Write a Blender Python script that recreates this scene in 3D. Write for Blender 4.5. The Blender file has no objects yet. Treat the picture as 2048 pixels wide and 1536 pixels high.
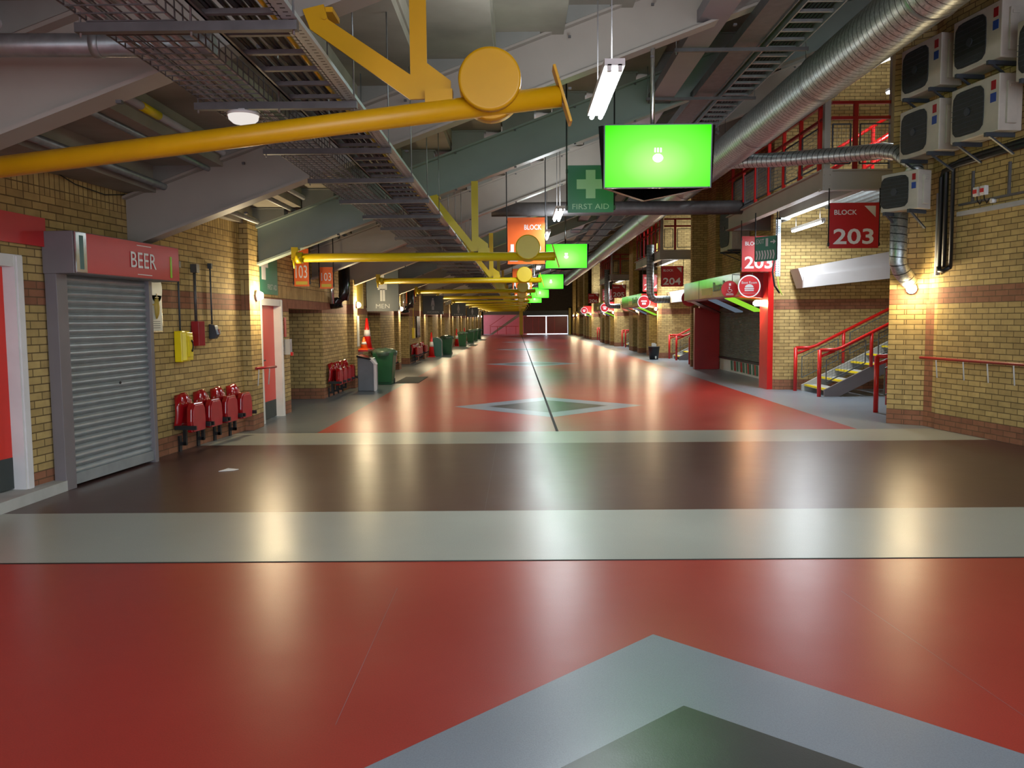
import bpy, bmesh, math, random
from mathutils import Vector, Matrix
random.seed(7)
sc = bpy.context.scene
COL = sc.collection
PI = math.pi
# ------------------------------------------------------------------ camera, world, exposure
FPX = 1650.0
pitch = math.atan(128/FPX); yaw = math.atan(14/FPX); roll = math.radians(0.5)
cf = Vector((-math.sin(yaw)*math.cos(pitch), math.cos(yaw)*math.cos(pitch), -math.sin(pitch)))
cr = cf.cross(Vector((0, 0, 1))).normalized(); cu = cr.cross(cf)
R_ = cr*math.cos(roll)-cu*math.sin(roll); U_ = cu*math.cos(roll)+cr*math.sin(roll)
cd = bpy.data.cameras.new('camera'); cam = bpy.data.objects.new('camera', cd); COL.objects.link(cam)
cam.matrix_world = Matrix(((R_.x, U_.x, -cf.x, 0), (R_.y, U_.y, -cf.y, 0), (R_.z, U_.z, -cf.z, 1.62), (0, 0, 0, 1)))
cd.sensor_width = 36; cd.lens = 36*FPX/2048; cd.clip_start = .05; cd.clip_end = 400
sc.camera = cam
w = bpy.data.worlds.new('world'); sc.world = w; w.use_nodes = True
wb = w.node_tree.nodes['Background']; wb.inputs[0].default_value = (.80, .88, 1, 1); wb.inputs[1].default_value = 4.2
sc.view_settings.view_transform = 'Standard'; sc.view_settings.look = 'None'
sc.view_settings.exposure = 0.15; sc.view_settings.gamma = 1; sc.view_settings.use_curve_mapping = False
LUM_W = 58; BULK_W = 60; TUBE_E = 24
# ------------------------------------------------------------------ layout constants
LX = -4.1; NS = .1; NY = 12.3                      # left wall, slope of its near part
FR0 = 12.75; FRS = 7.46                            # frames
YEND = 92.0
BAY = 15.3; P0 = 18.6                              # right-hand bays
def lwx(y): return LX-NS*(NY-y) if y < NY else LX
def rwx(y): return 6.0+.16*(11.9-y)
def zb(x): return 2.45+.365*(x+4.1)                # underside of the raking beams
BH = .58
def zt(x): return zb(x)+BH
ORD = 'first second third fourth fifth sixth seventh eighth ninth tenth eleventh twelfth thirteenth fourteenth fifteenth sixteenth seventeenth eighteenth nineteenth twentieth'.split()
for t in ('twenty', 'thirty', 'forty', 'fifty', 'sixty'):
    if t != 'twenty': ORD.append({'thirty': 'thirtieth', 'forty': 'fortieth', 'fifty': 'fiftieth', 'sixty': 'sixtieth'}[t])
    ORD += [t+' '+o for o in ORD[:9]]
# ------------------------------------------------------------------ materials
MATS = {}
def srgb(r, g, b):
    f = lambda c: (c/255/12.92) if c/255 <= .04045 else ((c/255+.055)/1.055)**2.4
    return (f(r), f(g), f(b), 1)
def mat(name, col, rough=.5, metal=0, noise=.12, nscale=6, bump=0, spec=.5, coat=0, emit=None, estr=0):
    if name in MATS: return MATS[name]
    m = bpy.data.materials.new(name); m.use_nodes = True; MATS[name] = m
    nt = m.node_tree; b = nt.nodes['Principled BSDF']
    b.inputs['Roughness'].default_value = rough; b.inputs['Metallic'].default_value = metal
    b.inputs['Specular IOR Level'].default_value = spec
    if coat: b.inputs['Coat Weight'].default_value = coat; b.inputs['Coat Roughness'].default_value = .08
    if emit: b.inputs['Emission Color'].default_value = emit; b.inputs['Emission Strength'].default_value = estr
    tc = nt.nodes.new('ShaderNodeTexCoord'); n = nt.nodes.new('ShaderNodeTexNoise')
    n.inputs['Scale'].default_value = nscale; n.inputs['Detail'].default_value = 5
    nt.links.new(tc.outputs['Object'], n.inputs['Vector'])
    r = nt.nodes.new('ShaderNodeValToRGB')
    r.color_ramp.elements[0].position = .3; r.color_ramp.elements[1].position = .7
    r.color_ramp.elements[0].color = tuple(c*(1-noise) for c in col[:3])+(1,)
    r.color_ramp.elements[1].color = tuple(min(1, c*(1+noise)) for c in col[:3])+(1,)
    nt.links.new(n.outputs['Fac'], r.inputs['Fac']); nt.links.new(r.outputs['Color'], b.inputs['Base Color'])
    if bump:
        bp = nt.nodes.new('ShaderNodeBump'); bp.inputs['Strength'].default_value = bump; bp.inputs['Distance'].default_value = .01
        nt.links.new(n.outputs['Fac'], bp.inputs['Height']); nt.links.new(bp.outputs['Normal'], b.inputs['Normal'])
    return m
def N(nt, t, **k):
    n = nt.nodes.new(t)
    for a, v in k.items():
        if a == 'op': n.operation = v
        elif a == 'blend': n.blend_type = v; n.data_type = 'RGBA'
        else: setattr(n, a, v)
    return n
def brick(name, soldier_lo=None, soldier_hi=None, band_soldier=False, red=False):
    m = bpy.data.materials.new(name); m.use_nodes = True; nt = m.node_tree; L = nt.links; b = nt.nodes['Principled BSDF']
    b.inputs['Roughness'].default_value = .82; b.inputs['Specular IOR Level'].default_value = .3
    uv = N(nt, 'ShaderNodeUVMap'); sep = N(nt, 'ShaderNodeSeparateXYZ'); L.new(uv.outputs[0], sep.inputs[0])
    def bt(w_, h_, off, c1, c2, mo):
        t = N(nt, 'ShaderNodeTexBrick'); t.offset = off; t.inputs['Scale'].default_value = 1
        t.inputs['Brick Width'].default_value = w_; t.inputs['Row Height'].default_value = h_; t.inputs['Mortar Size'].default_value = .0062
        t.inputs['Mortar Smooth'].default_value = .2; t.inputs['Bias'].default_value = -.25
        t.inputs['Color1'].default_value = c1; t.inputs['Color2'].default_value = c2; t.inputs['Mortar'].default_value = mo
        L.new(uv.outputs[0], t.inputs['Vector']); return t
    mo = srgb(112, 92, 60); bu1 = srgb(200, 172, 112); bu2 = srgb(164, 138, 88)
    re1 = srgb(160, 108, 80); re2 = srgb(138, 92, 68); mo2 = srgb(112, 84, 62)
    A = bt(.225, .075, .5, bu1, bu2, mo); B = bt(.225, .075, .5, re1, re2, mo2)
    S = bt(.075, .225, 0, bu1, bu2, mo); SR = bt(.075, .225, 0, re1, re2, mo2)
    no = N(nt, 'ShaderNodeTexNoise'); no.inputs['Scale'].default_value = 9; no.inputs['Detail'].default_value = 6
    L.new(uv.outputs[0], no.inputs['Vector'])
    def zone(lo, hi):
        g = N(nt, 'ShaderNodeMath', op='GREATER_THAN'); g.inputs[1].default_value = lo; L.new(sep.outputs[1], g.inputs[0])
        l = N(nt, 'ShaderNodeMath', op='LESS_THAN'); l.inputs[1].default_value = hi; L.new(sep.outputs[1], l.inputs[0])
        mu = N(nt, 'ShaderNodeMath', op='MULTIPLY'); L.new(g.outputs[0], mu.inputs[0]); L.new(l.outputs[0], mu.inputs[1]); return mu
    def mixc(f, a, c):
        x = N(nt, 'ShaderNodeMix', blend='MIX'); L.new(f.outputs[0], x.inputs[0]); L.new(a, x.inputs[6]); L.new(c, x.inputs[7]); return x.outputs[2]
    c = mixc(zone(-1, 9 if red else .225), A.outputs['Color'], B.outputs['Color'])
    c = mixc(zone(1.8, 2.025), c, (SR if band_soldier else B).outputs['Color'])
    if soldier_lo: c = mixc(zone(soldier_lo, soldier_hi), c, S.outputs['Color'])
    x = N(nt, 'ShaderNodeMix', blend='MULTIPLY'); x.inputs[0].default_value = .55; L.new(c, x.inputs[6])
    rp = N(nt, 'ShaderNodeValToRGB'); rp.color_ramp.elements[0].position = .3; rp.color_ramp.elements[1].position = .7
    rp.color_ramp.elements[0].color = (.62, .62, .62, 1); rp.color_ramp.elements[1].color = (1.0, 1.0, 1.0, 1)
    L.new(no.outputs[0], rp.inputs[0]); L.new(rp.outputs[0], x.inputs[7]); L.new(x.outputs[2], b.inputs['Base Color'])
    bp = N(nt, 'ShaderNodeBump'); bp.inputs['Strength'].default_value = .5; bp.inputs['Distance'].default_value = .006; bp.invert = True
    L.new(A.outputs['Fac'], bp.inputs['Height']); L.new(bp.outputs[0], b.inputs['Normal'])
    return m
BR_NEAR = brick('brick_near_left', 2.85, 3.075)
BR_FAR = brick('brick_left_bays', 2.025, 2.25, band_soldier=True)
BR = brick('brick_buff')
M_red_brick = None
def floor_mat(name, col, r0=.295, r1=.33, spec=.65, dirt=.08):
    m = bpy.data.materials.new(name); m.use_nodes = True; MATS[name] = m; nt = m.node_tree; L = nt.links; b = nt.nodes['Principled BSDF']
    b.inputs['Specular IOR Level'].default_value = spec
    tc = N(nt, 'ShaderNodeTexCoord')
    n = N(nt, 'ShaderNodeTexNoise'); n.inputs['Scale'].default_value = .7; n.inputs['Detail'].default_value = 4; n.inputs['Roughness'].default_value = .5
    L.new(tc.outputs['Object'], n.inputs['Vector'])
    n2 = N(nt, 'ShaderNodeTexNoise'); n2.inputs['Scale'].default_value = 160; n2.inputs['Detail'].default_value = 3
    L.new(tc.outputs['Object'], n2.inputs['Vector'])
    rp = N(nt, 'ShaderNodeValToRGB'); e = rp.color_ramp.elements; e[0].position = .32; e[1].position = .68
    e[0].color = tuple(c*(1-dirt) for c in col[:3])+(1,); e[1].color = tuple(c*(1+dirt*.6) for c in col[:3])+(1,)
    L.new(n.outputs[0], rp.inputs[0])
    mx = N(nt, 'ShaderNodeMix', blend='MULTIPLY'); mx.inputs[0].default_value = .35
    rp2 = N(nt, 'ShaderNodeValToRGB'); rp2.color_ramp.elements[0].position = .35; rp2.color_ramp.elements[1].position = .6
    rp2.color_ramp.elements[0].color = (.6, .6, .6, 1)
    L.new(n2.outputs[0], rp2.inputs[0]); L.new(rp.outputs[0], mx.inputs[6]); L.new(rp2.outputs[0], mx.inputs[7]); L.new(mx.outputs[2], b.inputs['Base Color'])
    mr = N(nt, 'ShaderNodeMapRange'); mr.inputs[3].default_value = r0; mr.inputs[4].default_value = r1
    mr.inputs[1].default_value = .3; mr.inputs[2].default_value = .7
    L.new(n.outputs[0], mr.inputs[0]); L.new(mr.outputs[0], b.inputs['Roughness'])
    n3 = N(nt, 'ShaderNodeTexNoise'); n3.inputs['Scale'].default_value = 2.2; n3.inputs['Detail'].default_value = 2; L.new(tc.outputs['Object'], n3.inputs['Vector'])
    bw = N(nt, 'ShaderNodeBump'); bw.inputs['Strength'].default_value = .25; bw.inputs['Distance'].default_value = .012; L.new(n3.outputs[0], bw.inputs['Height'])
    bp = N(nt, 'ShaderNodeBump'); bp.inputs['Strength'].default_value = .16; bp.inputs['Distance'].default_value = .002; L.new(bw.outputs[0], bp.inputs['Normal'])
    L.new(n2.outputs[0], bp.inputs['Height']); L.new(bp.outputs[0], b.inputs['Normal'])
    return m
F_RED = floor_mat('floor_red', srgb(172, 56, 48)); F_GREY = floor_mat('floor_blue_grey', srgb(136, 146, 156))
F_LIGHT = floor_mat('floor_light_grey', srgb(170, 174, 164)); F_DARK = floor_mat('floor_maroon', srgb(84, 58, 54))
F_BLACK = floor_mat('floor_charcoal', srgb(52, 54, 54)); F_SIDE = floor_mat('floor_side_grey', srgb(104, 114, 118))
def duct_mat():
    m = bpy.data.materials.new('galvanised_spiral'); m.use_nodes = True; nt = m.node_tree; L = nt.links; b = nt.nodes['Principled BSDF']
    b.inputs['Metallic'].default_value = .75; b.inputs['Roughness'].default_value = .38
    uv = N(nt, 'ShaderNodeUVMap'); sep = N(nt, 'ShaderNodeSeparateXYZ'); L.new(uv.outputs[0], sep.inputs[0])
    a = N(nt, 'ShaderNodeMath', op='MULTIPLY_ADD'); a.inputs[1].default_value = 9.0; L.new(sep.outputs[0], a.inputs[0]); L.new(sep.outputs[1], a.inputs[2])
    fr = N(nt, 'ShaderNodeMath', op='FRACT'); L.new(a.outputs[0], fr.inputs[0])
    lt = N(nt, 'ShaderNodeMath', op='LESS_THAN'); lt.inputs[1].default_value = .13; L.new(fr.outputs[0], lt.inputs[0])
    tc = N(nt, 'ShaderNodeTexCoord'); vo = N(nt, 'ShaderNodeTexVoronoi'); vo.inputs['Scale'].default_value = 38; L.new(tc.outputs['Object'], vo.inputs['Vector'])
    r = N(nt, 'ShaderNodeValToRGB'); r.color_ramp.elements[0].color = srgb(140, 148, 148); r.color_ramp.elements[1].color = srgb(188, 194, 194); L.new(vo.outputs['Color'], r.inputs[0])
    mx = N(nt, 'ShaderNodeMix', blend='MIX'); L.new(lt.outputs[0], mx.inputs[0]); L.new(r.outputs[0], mx.inputs[6]); mx.inputs[7].default_value = srgb(70, 74, 74)
    L.new(mx.outputs[2], b.inputs['Base Color'])
    bp = N(nt, 'ShaderNodeBump'); bp.inputs['Strength'].default_value = .6; bp.inputs['Distance'].default_value = .004; L.new(lt.outputs[0], bp.inputs['Height']); L.new(bp.outputs[0], b.inputs['Normal'])
    return m
M_duct = duct_mat()
def perf_mat(name, base, hole=(.004, .004, .004, 1), p=.05, ww=.5, hh=.25):
    m = bpy.data.materials.new(name); m.use_nodes = True; nt = m.node_tree; L = nt.links; b = nt.nodes['Principled BSDF']
    b.inputs['Metallic'].default_value = .5; b.inputs['Roughness'].default_value = .45
    uv = N(nt, 'ShaderNodeUVMap'); sep = N(nt, 'ShaderNodeSeparateXYZ'); L.new(uv.outputs[0], sep.inputs[0])
    def f(o, per, w_):
        d = N(nt, 'ShaderNodeMath', op='DIVIDE'); d.inputs[1].default_value = per; L.new(sep.outputs[o], d.inputs[0])
        fr = N(nt, 'ShaderNodeMath', op='FRACT'); L.new(d.outputs[0], fr.inputs[0])
        l = N(nt, 'ShaderNodeMath', op='LESS_THAN'); l.inputs[1].default_value = w_; L.new(fr.outputs[0], l.inputs[0]); return l
    mu = N(nt, 'ShaderNodeMath', op='MULTIPLY'); L.new(f(0, p, ww).outputs[0], mu.inputs[0]); L.new(f(1, .05, hh).outputs[0], mu.inputs[1])
    mx = N(nt, 'ShaderNodeMix', blend='MIX'); L.new(mu.outputs[0], mx.inputs[0]); mx.inputs[6].default_value = base; mx.inputs[7].default_value = hole
    L.new(mx.outputs[2], b.inputs['Base Color']); return m
M_perf = perf_mat('perforated_rail', srgb(178, 190, 192))
M_perf2 = perf_mat('perforated_white', srgb(176, 186, 196), p=.05, ww=.3, hh=.3)
M_conc = mat('concrete_soffit', srgb(140, 134, 122), .85, 0, .32, .9, .3)
M_step = mat('concrete_step', srgb(176, 176, 170), .8, 0, .12, 4, .2)
M_beam = mat('painted_steel_grey', srgb(154, 148, 138), .5, 0, .08, 1.2)
M_beam2 = mat('painted_steel_green_grey', srgb(134, 146, 138), .5, 0, .08, 1.2)
M_beam3 = mat('painted_white_beam', srgb(182, 178, 178), .5, 0, .04, 2)
M_stool = mat('painted_steel_stool', srgb(128, 130, 124), .6, 0, .1, 3)
M_steel = mat('galvanised_steel', srgb(138, 142, 142), .4, .6, .15, 14)
M_dsteel = mat('dull_steel', srgb(96, 94, 94), .5, .5, .15, 10)
M_black = mat('black_rubber', srgb(22, 23, 26), .5)
M_blackgloss = mat('black_gloss', srgb(16, 17, 19), .2)
M_yel = mat('yellow_paint', srgb(206, 156, 6), .38, 0, .07, 3, 0, .5)
M_yel2 = mat('yellow_paint_far', srgb(206, 180, 8), .38, 0, .05, 3)
M_red = mat('red_paint', srgb(198, 26, 22), .32, 0, .08, 3)
M_dred = mat('dark_red_panel', srgb(150, 12, 14), .35, 0, .1, 2)
M_door = mat('red_door_paint', srgb(214, 42, 24), .3, 0, .04, 2)
M_seat = mat('red_seat_plastic', srgb(150, 18, 24), .16, 0, .1, 8, .25, .6)
M_seat2 = mat('red_seat_underside', srgb(176, 46, 50), .4, 0, .12, 8)
M_white = mat('white_paint', srgb(214, 212, 210), .45, 0, .05, 4)
M_bright = mat('white_lettering', srgb(235, 235, 235), .5, 0, .02, 4)
M_signr = mat('sign_red', srgb(190, 28, 36), .4, 0, .05, 2)
M_header = mat('header_red', srgb(196, 44, 46), .35, 0, .05, 2)
M_signo = mat('sign_orange', srgb(240, 104, 24), .4, 0, .05, 2)
M_signg = mat('sign_green', srgb(20, 110, 84), .4, 0, .05, 2)
M_signdg = mat('sign_dark_green', srgb(44, 98, 92), .4, 0, .05, 2)
M_signgrey = mat('sign_slate', srgb(74, 84, 88), .45, 0, .05, 2)
M_signy = mat('sign_yellow', srgb(214, 190, 60), .45, 0, .1, 4)
M_greytext = mat('grey_lettering', srgb(188, 192, 192), .5, 0, .02, 4)
M_grey = mat('grey_powder_coat', srgb(118, 112, 114), .45, 0, .06, 3)
M_shut = mat('shutter_slats', srgb(150, 158, 160), .36, .45, .1, 6)
M_shut2 = mat('kiosk_shutter_slats', srgb(128, 130, 124), .42, .2, .1, 6)
M_ac = mat('ac_casing', srgb(186, 180, 168), .5, 0, .1, 5)
M_grille = mat('dark_grille', srgb(40, 44, 46), .6, 0, .2, 12)
M_blue = mat('blue_sticker', srgb(36, 70, 150), .5)
M_bin_g = mat('green_bin_plastic', srgb(28, 84, 46), .4, 0, .12, 4)
M_bin_gr = mat('grey_bin_plastic', srgb(104, 110, 116), .45, 0, .1, 4)
M_bag = mat('bin_liner', srgb(70, 92, 78), .25, 0, .3, 14, .4)
M_mat = mat('rubber_mat', srgb(58, 64, 62), .7)
M_yphone = mat('yellow_plastic', srgb(236, 210, 10), .35, 0, .05, 5)
M_redbox = mat('red_box_paint', srgb(150, 22, 30), .4)
M_slate = mat('slate_grey_plastic', srgb(60, 66, 74), .45)
M_silver = mat('polished_metal', srgb(200, 206, 204), .15, .9, .1, 8)
M_paper = mat('poster_paper', srgb(196, 200, 192), .5, 0, .05, 5)
M_gold = mat('gold_print', srgb(190, 160, 70), .5)
M_fasc = mat('kiosk_fascia', srgb(172, 132, 66), .16, 0, .2, 1.4, 0, .7)
M_lime = mat('lime_panel', srgb(150, 214, 50), .4, 0, .05, 3)
M_cyl = mat('pipe_lagging', srgb(170, 168, 168), .5, 0, .1, 5)
M_tread = mat('concrete_tread', srgb(168, 168, 160), .8, 0, .12, 6)
M_dark = mat('dark_interior', srgb(14, 14, 15), .9)
M_wire = mat('wire_mesh', srgb(110, 116, 116), .5, .4)
M_pink = mat('far_red_wall', srgb(226, 120, 128), .6, 0, .1, .6)
def emat(name, col, s):
    m = bpy.data.materials.new(name); m.use_nodes = True; nt = m.node_tree; nt.nodes.clear()
    e = nt.nodes.new('ShaderNodeEmission'); o = nt.nodes.new('ShaderNodeOutputMaterial'); e.inputs[0].default_value = col; e.inputs[1].default_value = s
    nt.links.new(e.outputs[0], o.inputs[0]); return m
E_tube = emat('lit_tube', (.86, .93, 1, 1), TUBE_E); E_bulk = emat('lit_bulkhead', (1, .86, .55, 1), 30)
E_org = emat('lit_orange_lamp', (1, .55, .2, 1), 14); E_dome = emat('dim_dome', (1, .92, .86, 1), .75)
E_logo = emat('screen_logo', (1, 1, 1, 1), 2.6); E_limes = emat('lit_menu', srgb(160, 232, 60), .8); E_blues = emat('dim_menu', srgb(110, 124, 140), .6)
E_amber = emat('lit_amber_window', (1, .62, .12, 1), 2.2)
def screen_mat():
    m = bpy.data.materials.new('lit_green_screen'); m.use_nodes = True; nt = m.node_tree; nt.nodes.clear(); L = nt.links
    uv = N(nt, 'ShaderNodeUVMap'); sep = N(nt, 'ShaderNodeSeparateXYZ'); L.new(uv.outputs[0], sep.inputs[0])
    ramp = N(nt, 'ShaderNodeValToRGB'); e = ramp.color_ramp.elements
    e[0].position = 0; e[0].color = (.20, 1, .11, 1); e[1].position = 1; e[1].color = (.02, .62, .002, 1)
    x = e.new(.5); x.color = (.075, .85, .03, 1)
    # radial falloff from low centre
    mp = N(nt, 'ShaderNodeMapping'); mp.inputs['Location'].default_value = (0, .13, 0); mp.inputs['Scale'].default_value = (1.25, 1.9, 1); L.new(uv.outputs[0], mp.inputs[0])
    ln = N(nt, 'ShaderNodeVectorMath', op='LENGTH'); L.new(mp.outputs[0], ln.inputs[0])
    L.new(ln.outputs['Value'], ramp.inputs[0])
    em = N(nt, 'ShaderNodeEmission'); em.inputs[1].default_value = 3.0; L.new(ramp.outputs[0], em.inputs[0])
    o = N(nt, 'ShaderNodeOutputMaterial'); L.new(em.outputs[0], o.inputs[0]); return m
E_screen = screen_mat()
# ------------------------------------------------------------------ geometry helpers
class MB:
    def __init__(s, off=(0, 0, 0)): s.v = []; s.f = []; s.sm = []; s.uv = {}; s.mi = []; s.off = Vector(off); s.cur = 0
    def face(s, idx, smooth=False, uv=None):
        s.f.append(idx); s.sm.append(smooth); s.mi.append(s.cur)
        if uv: s.uv[len(s.f)-1] = uv
    def pts(s, ps):
        b = len(s.v); s.v += [tuple(Vector(p)-s.off) for p in ps]; return b
    def box(s, x0, x1, y0, y1, z0, z1):
        b = s.pts([(x0, y0, z0), (x1, y0, z0), (x1, y1, z0), (x0, y1, z0), (x0, y0, z1), (x1, y0, z1), (x1, y1, z1), (x0, y1, z1)])
        for f in ((3, 2, 1, 0), (4, 5, 6, 7), (0, 1, 5, 4), (1, 2, 6, 5), (2, 3, 7, 6), (3, 0, 4, 7)): s.face([b+i for i in f])
        return s
    def prism(s, poly, d):                      # poly: 3D points, extruded by vector d
        n = len(poly); d = Vector(d); b = s.pts(poly); c = s.pts([Vector(p)+d for p in poly])
        nr = Vector((0, 0, 0))
        for i in range(n):
            p, q = Vector(poly[i]), Vector(poly[(i+1) % n]); nr += p.cross(q)
        fl = nr.dot(d) > 0
        A = list(range(b, b+n)); B = list(range(c, c+n))
        s.face(A[::-1] if fl else A); s.face(B if fl else B[::-1])
        for i in range(n):
            j = (i+1) % n; q = [b+i, b+j, c+j, c+i]; s.face(q if fl else q[::-1])
        return s
    def quad(s, a, b, c, d, uv=None):
        k = s.pts([a, b, c, d]); s.face([k, k+1, k+2, k+3], False, uv); return s
    def ring(s, c, ax, r, n, up=None):
        ax = Vector(ax).normalized(); u = Vector(up) if up else (Vector((0, 0, 1)) if abs(ax.z) < .9 else Vector((1, 0, 0)))
        a = (u-ax*u.dot(ax)).normalized(); b = ax.cross(a)
        return [Vector(c)+a*(r*math.cos(2*PI*i/n))+b*(r*math.sin(2*PI*i/n)) for i in range(n)]
    def tube(s, path, r, n=12, caps=True, uvs=False):
        P = [Vector(p) for p in path]; rs = r if isinstance(r, (list, tuple)) else [r]*len(P); rings = []; dist = 0; ds = []
        for i, p in enumerate(P):
            t = (P[min(i+1, len(P)-1)]-P[max(i-1, 0)])
            if t.length < 1e-6: t = P[-1]-P[0]
            if i: dist += (p-P[i-1]).length
            ds.append(dist)
            rings.append(s.pts(s.ring(p, t, rs[i], n)))
        for k in range(len(P)-1):
            for i in range(n):
                j = (i+1) % n
                uv = [(ds[k], i/n), (ds[k], (i+1)/n), (ds[k+1], (i+1)/n), (ds[k+1], i/n)] if uvs else None
                s.face([rings[k]+i, rings[k]+j, rings[k+1]+j, rings[k+1]+i], True, uv)
        if caps:
            s.face([rings[0]+i for i in range(n)][::-1]); s.face([rings[-1]+i for i in range(n)])
        return s
    def bar(s, p0, p1, w, h, up=(0, 0, 1)):     # rectangular bar between points
        p0, p1 = Vector(p0), Vector(p1); t = (p1-p0).normalized(); u = Vector(up)
        if abs(t.dot(u)) > .98: u = Vector((0, 1, 0))
        u = (u-t*u.dot(t)).normalized(); r = t.cross(u)
        q = [p0-r*w/2-u*h/2, p0+r*w/2-u*h/2, p0+r*w/2+u*h/2, p0-r*w/2+u*h/2]
        return s.prism(q, p1-p0)
    def build(s, name, m, parent=None, smooth=None, bevel=0):
        me = bpy.data.meshes.new(name); me.from_pydata(s.v, [], s.f)
        ms = m if isinstance(m, (list, tuple)) else [m]
        for x in ms: me.materials.append(x)
        uvl = me.uv_layers.new(name='UVMap')
        for p in me.polygons:
            p.use_smooth = s.sm[p.index]; p.material_index = s.mi[p.index]
            n = p.normal
            cu_ = s.uv.get(p.index)
            for k, li in enumerate(p.loop_indices):
                v = me.vertices[me.loops[li].vertex_index].co+s.off
                if cu_: uvl.data[li].uv = cu_[k]
                elif abs(n.z) > .7: uvl.data[li].uv = (v.x, v.y)
                else:
                    t = Vector((-n.y, n.x, 0)).normalized(); uvl.data[li].uv = (v.dot(t), v.z)
        o = bpy.data.objects.new(name, me); COL.objects.link(o)
        if parent: o.parent = parent
        if bevel:
            bv = o.modifiers.new('bevel', 'BEVEL'); bv.width = bevel; bv.segments = 2; bv.limit_method = 'ANGLE'
        return o
def thing(name, label, cat, loc=(0, 0, 0), rz=0, group=None):
    o = bpy.data.objects.new(name, None); COL.objects.link(o); o.location = loc; o.rotation_euler = (0, 0, rz)
    o.empty_display_size = .1; o['label'] = label; o['category'] = cat
    if group: o['group'] = group
    return o
def W(root): return MB(root.location)
def solo(mb, name, m, label, cat, group=None, bevel=0):
    xs = [Vector(v)+mb.off for v in mb.v]
    c = Vector(((min(v.x for v in xs)+max(v.x for v in xs))/2, (min(v.y for v in xs)+max(v.y for v in xs))/2, min(v.z for v in xs)))
    mb.v = [tuple(v-c) for v in xs]; mb.off = c
    o = mb.build(name, m, bevel=bevel); o.location = c; o['label'] = label; o['category'] = cat
    if group: o['group'] = group
    return o
def struct(mb, name, m):
    o = mb.build(name, m); o['kind'] = 'structure'; return o
def dup(root, loc, label=None, rz=None, group=None):
    def cp(o, par):
        c = o.copy(); COL.objects.link(c); c.parent = par
        for ch in kids.get(o.name, []): cp(ch, c)
        return c
    kids = {}
    def walk(o):
        kids[o.name] = list(o.children)
        for ch in o.children: walk(ch)
    bpy.context.view_layer.update() if False else None
    walk(root)
    r = cp(root, None); r.location = loc
    if rz is not None: r.rotation_euler = (0, 0, rz)
    if label: r['label'] = label
    if group: r['group'] = group
    return r
def text(body, origin, right, up, h, width=None, m=None, name='lettering', parent=None, depth=.004, align='L', bold=0, local=False):
    # origin: left-bottom of caps in world (or parent-local when parent has no offset)
    cu_ = bpy.data.curves.new('t', 'FONT'); cu_.body = body; cu_.size = 1; cu_.extrude = 0; cu_.offset = bold; cu_.resolution_u = 3
    to = bpy.data.objects.new('t', cu_); COL.objects.link(to)
    dg = bpy.context.evaluated_depsgraph_get(); me = bpy.data.meshes.new_from_object(to.evaluated_get(dg))
    bpy.data.objects.remove(to); bpy.data.curves.remove(cu_)
    xs = [v.co.x for v in me.vertices]; ys = [v.co.y for v in me.vertices]; x0, x1 = min(xs), max(xs)
    capb = 0.0; capt = .73
    sy = h/(capt-capb); sx = (width/(x1-x0)) if width else sy
    wd = (x1-x0)*sx; sh = 0 if align == 'L' else (-wd/2 if align == 'C' else -wd)
    R = Vector(right).normalized(); U = Vector(up).normalized(); Nn = R.cross(U); O = Vector(origin); off = Vector(); q = None if local else parent
    while q: off = off+q.location; q = q.parent
    for v in me.vertices:
        v.co = O-off+R*((v.co.x-x0)*sx+sh)+U*(v.co.y*sy)+Nn*depth
    me.name = name; me.materials.clear(); me.materials.append(m or M_bright)
    o = bpy.data.objects.new(name, me); COL.objects.link(o)
    if parent: o.parent = parent
    return o
def disc(mb, c, ax, r, n=32, th=.01):
    c = Vector(c); ax = Vector(ax).normalized(); return mb.tube([c, c+ax*th], r, n)
def arc(c, r, a0, a1, n, pl='XZ'):
    out = []
    for i in range(n+1):
        a = a0+(a1-a0)*i/n; x, y = r*math.cos(a), r*math.sin(a)
        out.append((c[0]+x, c[1], c[2]+y) if pl == 'XZ' else ((c[0], c[1]+x, c[2]+y) if pl == 'YZ' else (c[0]+x, c[1]+y, c[2])))
    return out
def lamp(kind, name, loc, energy, col, size=.1, sy=None, rot=None, parent=None, spread=None):
    l = bpy.data.lights.new(name, kind); l.energy = energy; l.color = col
    if kind == 'AREA':
        l.size = size
        if sy: l.shape = 'RECTANGLE'; l.size_y = sy
    else: l.shadow_soft_size = size
    o = bpy.data.objects.new(name, l); COL.objects.link(o); o.location = Vector(loc)-(parent.location if parent else Vector())
    if rot: o.rotation_euler = rot
    if parent: o.parent = parent
    return o
# ================================================================== FLOOR
mb = MB()
def fquad(x0, x1, y0, y1, z=0):
    mb.quad((x0, y0, z), (x1, y0, z), (x1, y1, z), (x0, y1, z))
mb.cur = 0; fquad(-8, 11, -9, 5.46)
mb.cur = 2; fquad(-8, 11, 5.46, 6.93)
mb.cur = 3; fquad(-8, 11, 6.93, 10.78)
mb.cur = 2; fquad(-8, 11, 10.78, 11.92)
mb.cur = 0; fquad(-2.95, 4.9, 11.92, 98)
mb.cur = 5; fquad(-8, -2.95, 11.92, 98)
mb.cur = 1; fquad(4.9, 11, 11.92, 98)
mb.cur = 6; fquad(-8, 11, 5.45, 5.475, .0015)                       # dark joint
def diamond(cx, cy, hw, hl, z, ci): mb.cur = ci; mb.quad((cx-hw, cy, z), (cx, cy-hl, z), (cx+hw, cy, z), (cx, cy+hl, z))
for cx, cy in ((.68, 2.35), (.55, 15.45), (.5, 30.4), (.45, 45.3), (.4, 60.2), (.35, 75)):
    diamond(cx, cy, 1.78, 1.79, .001, 1); diamond(cx, cy, 1.13, 1.0 if cy < 5 else 1.12, .002, 4)
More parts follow.
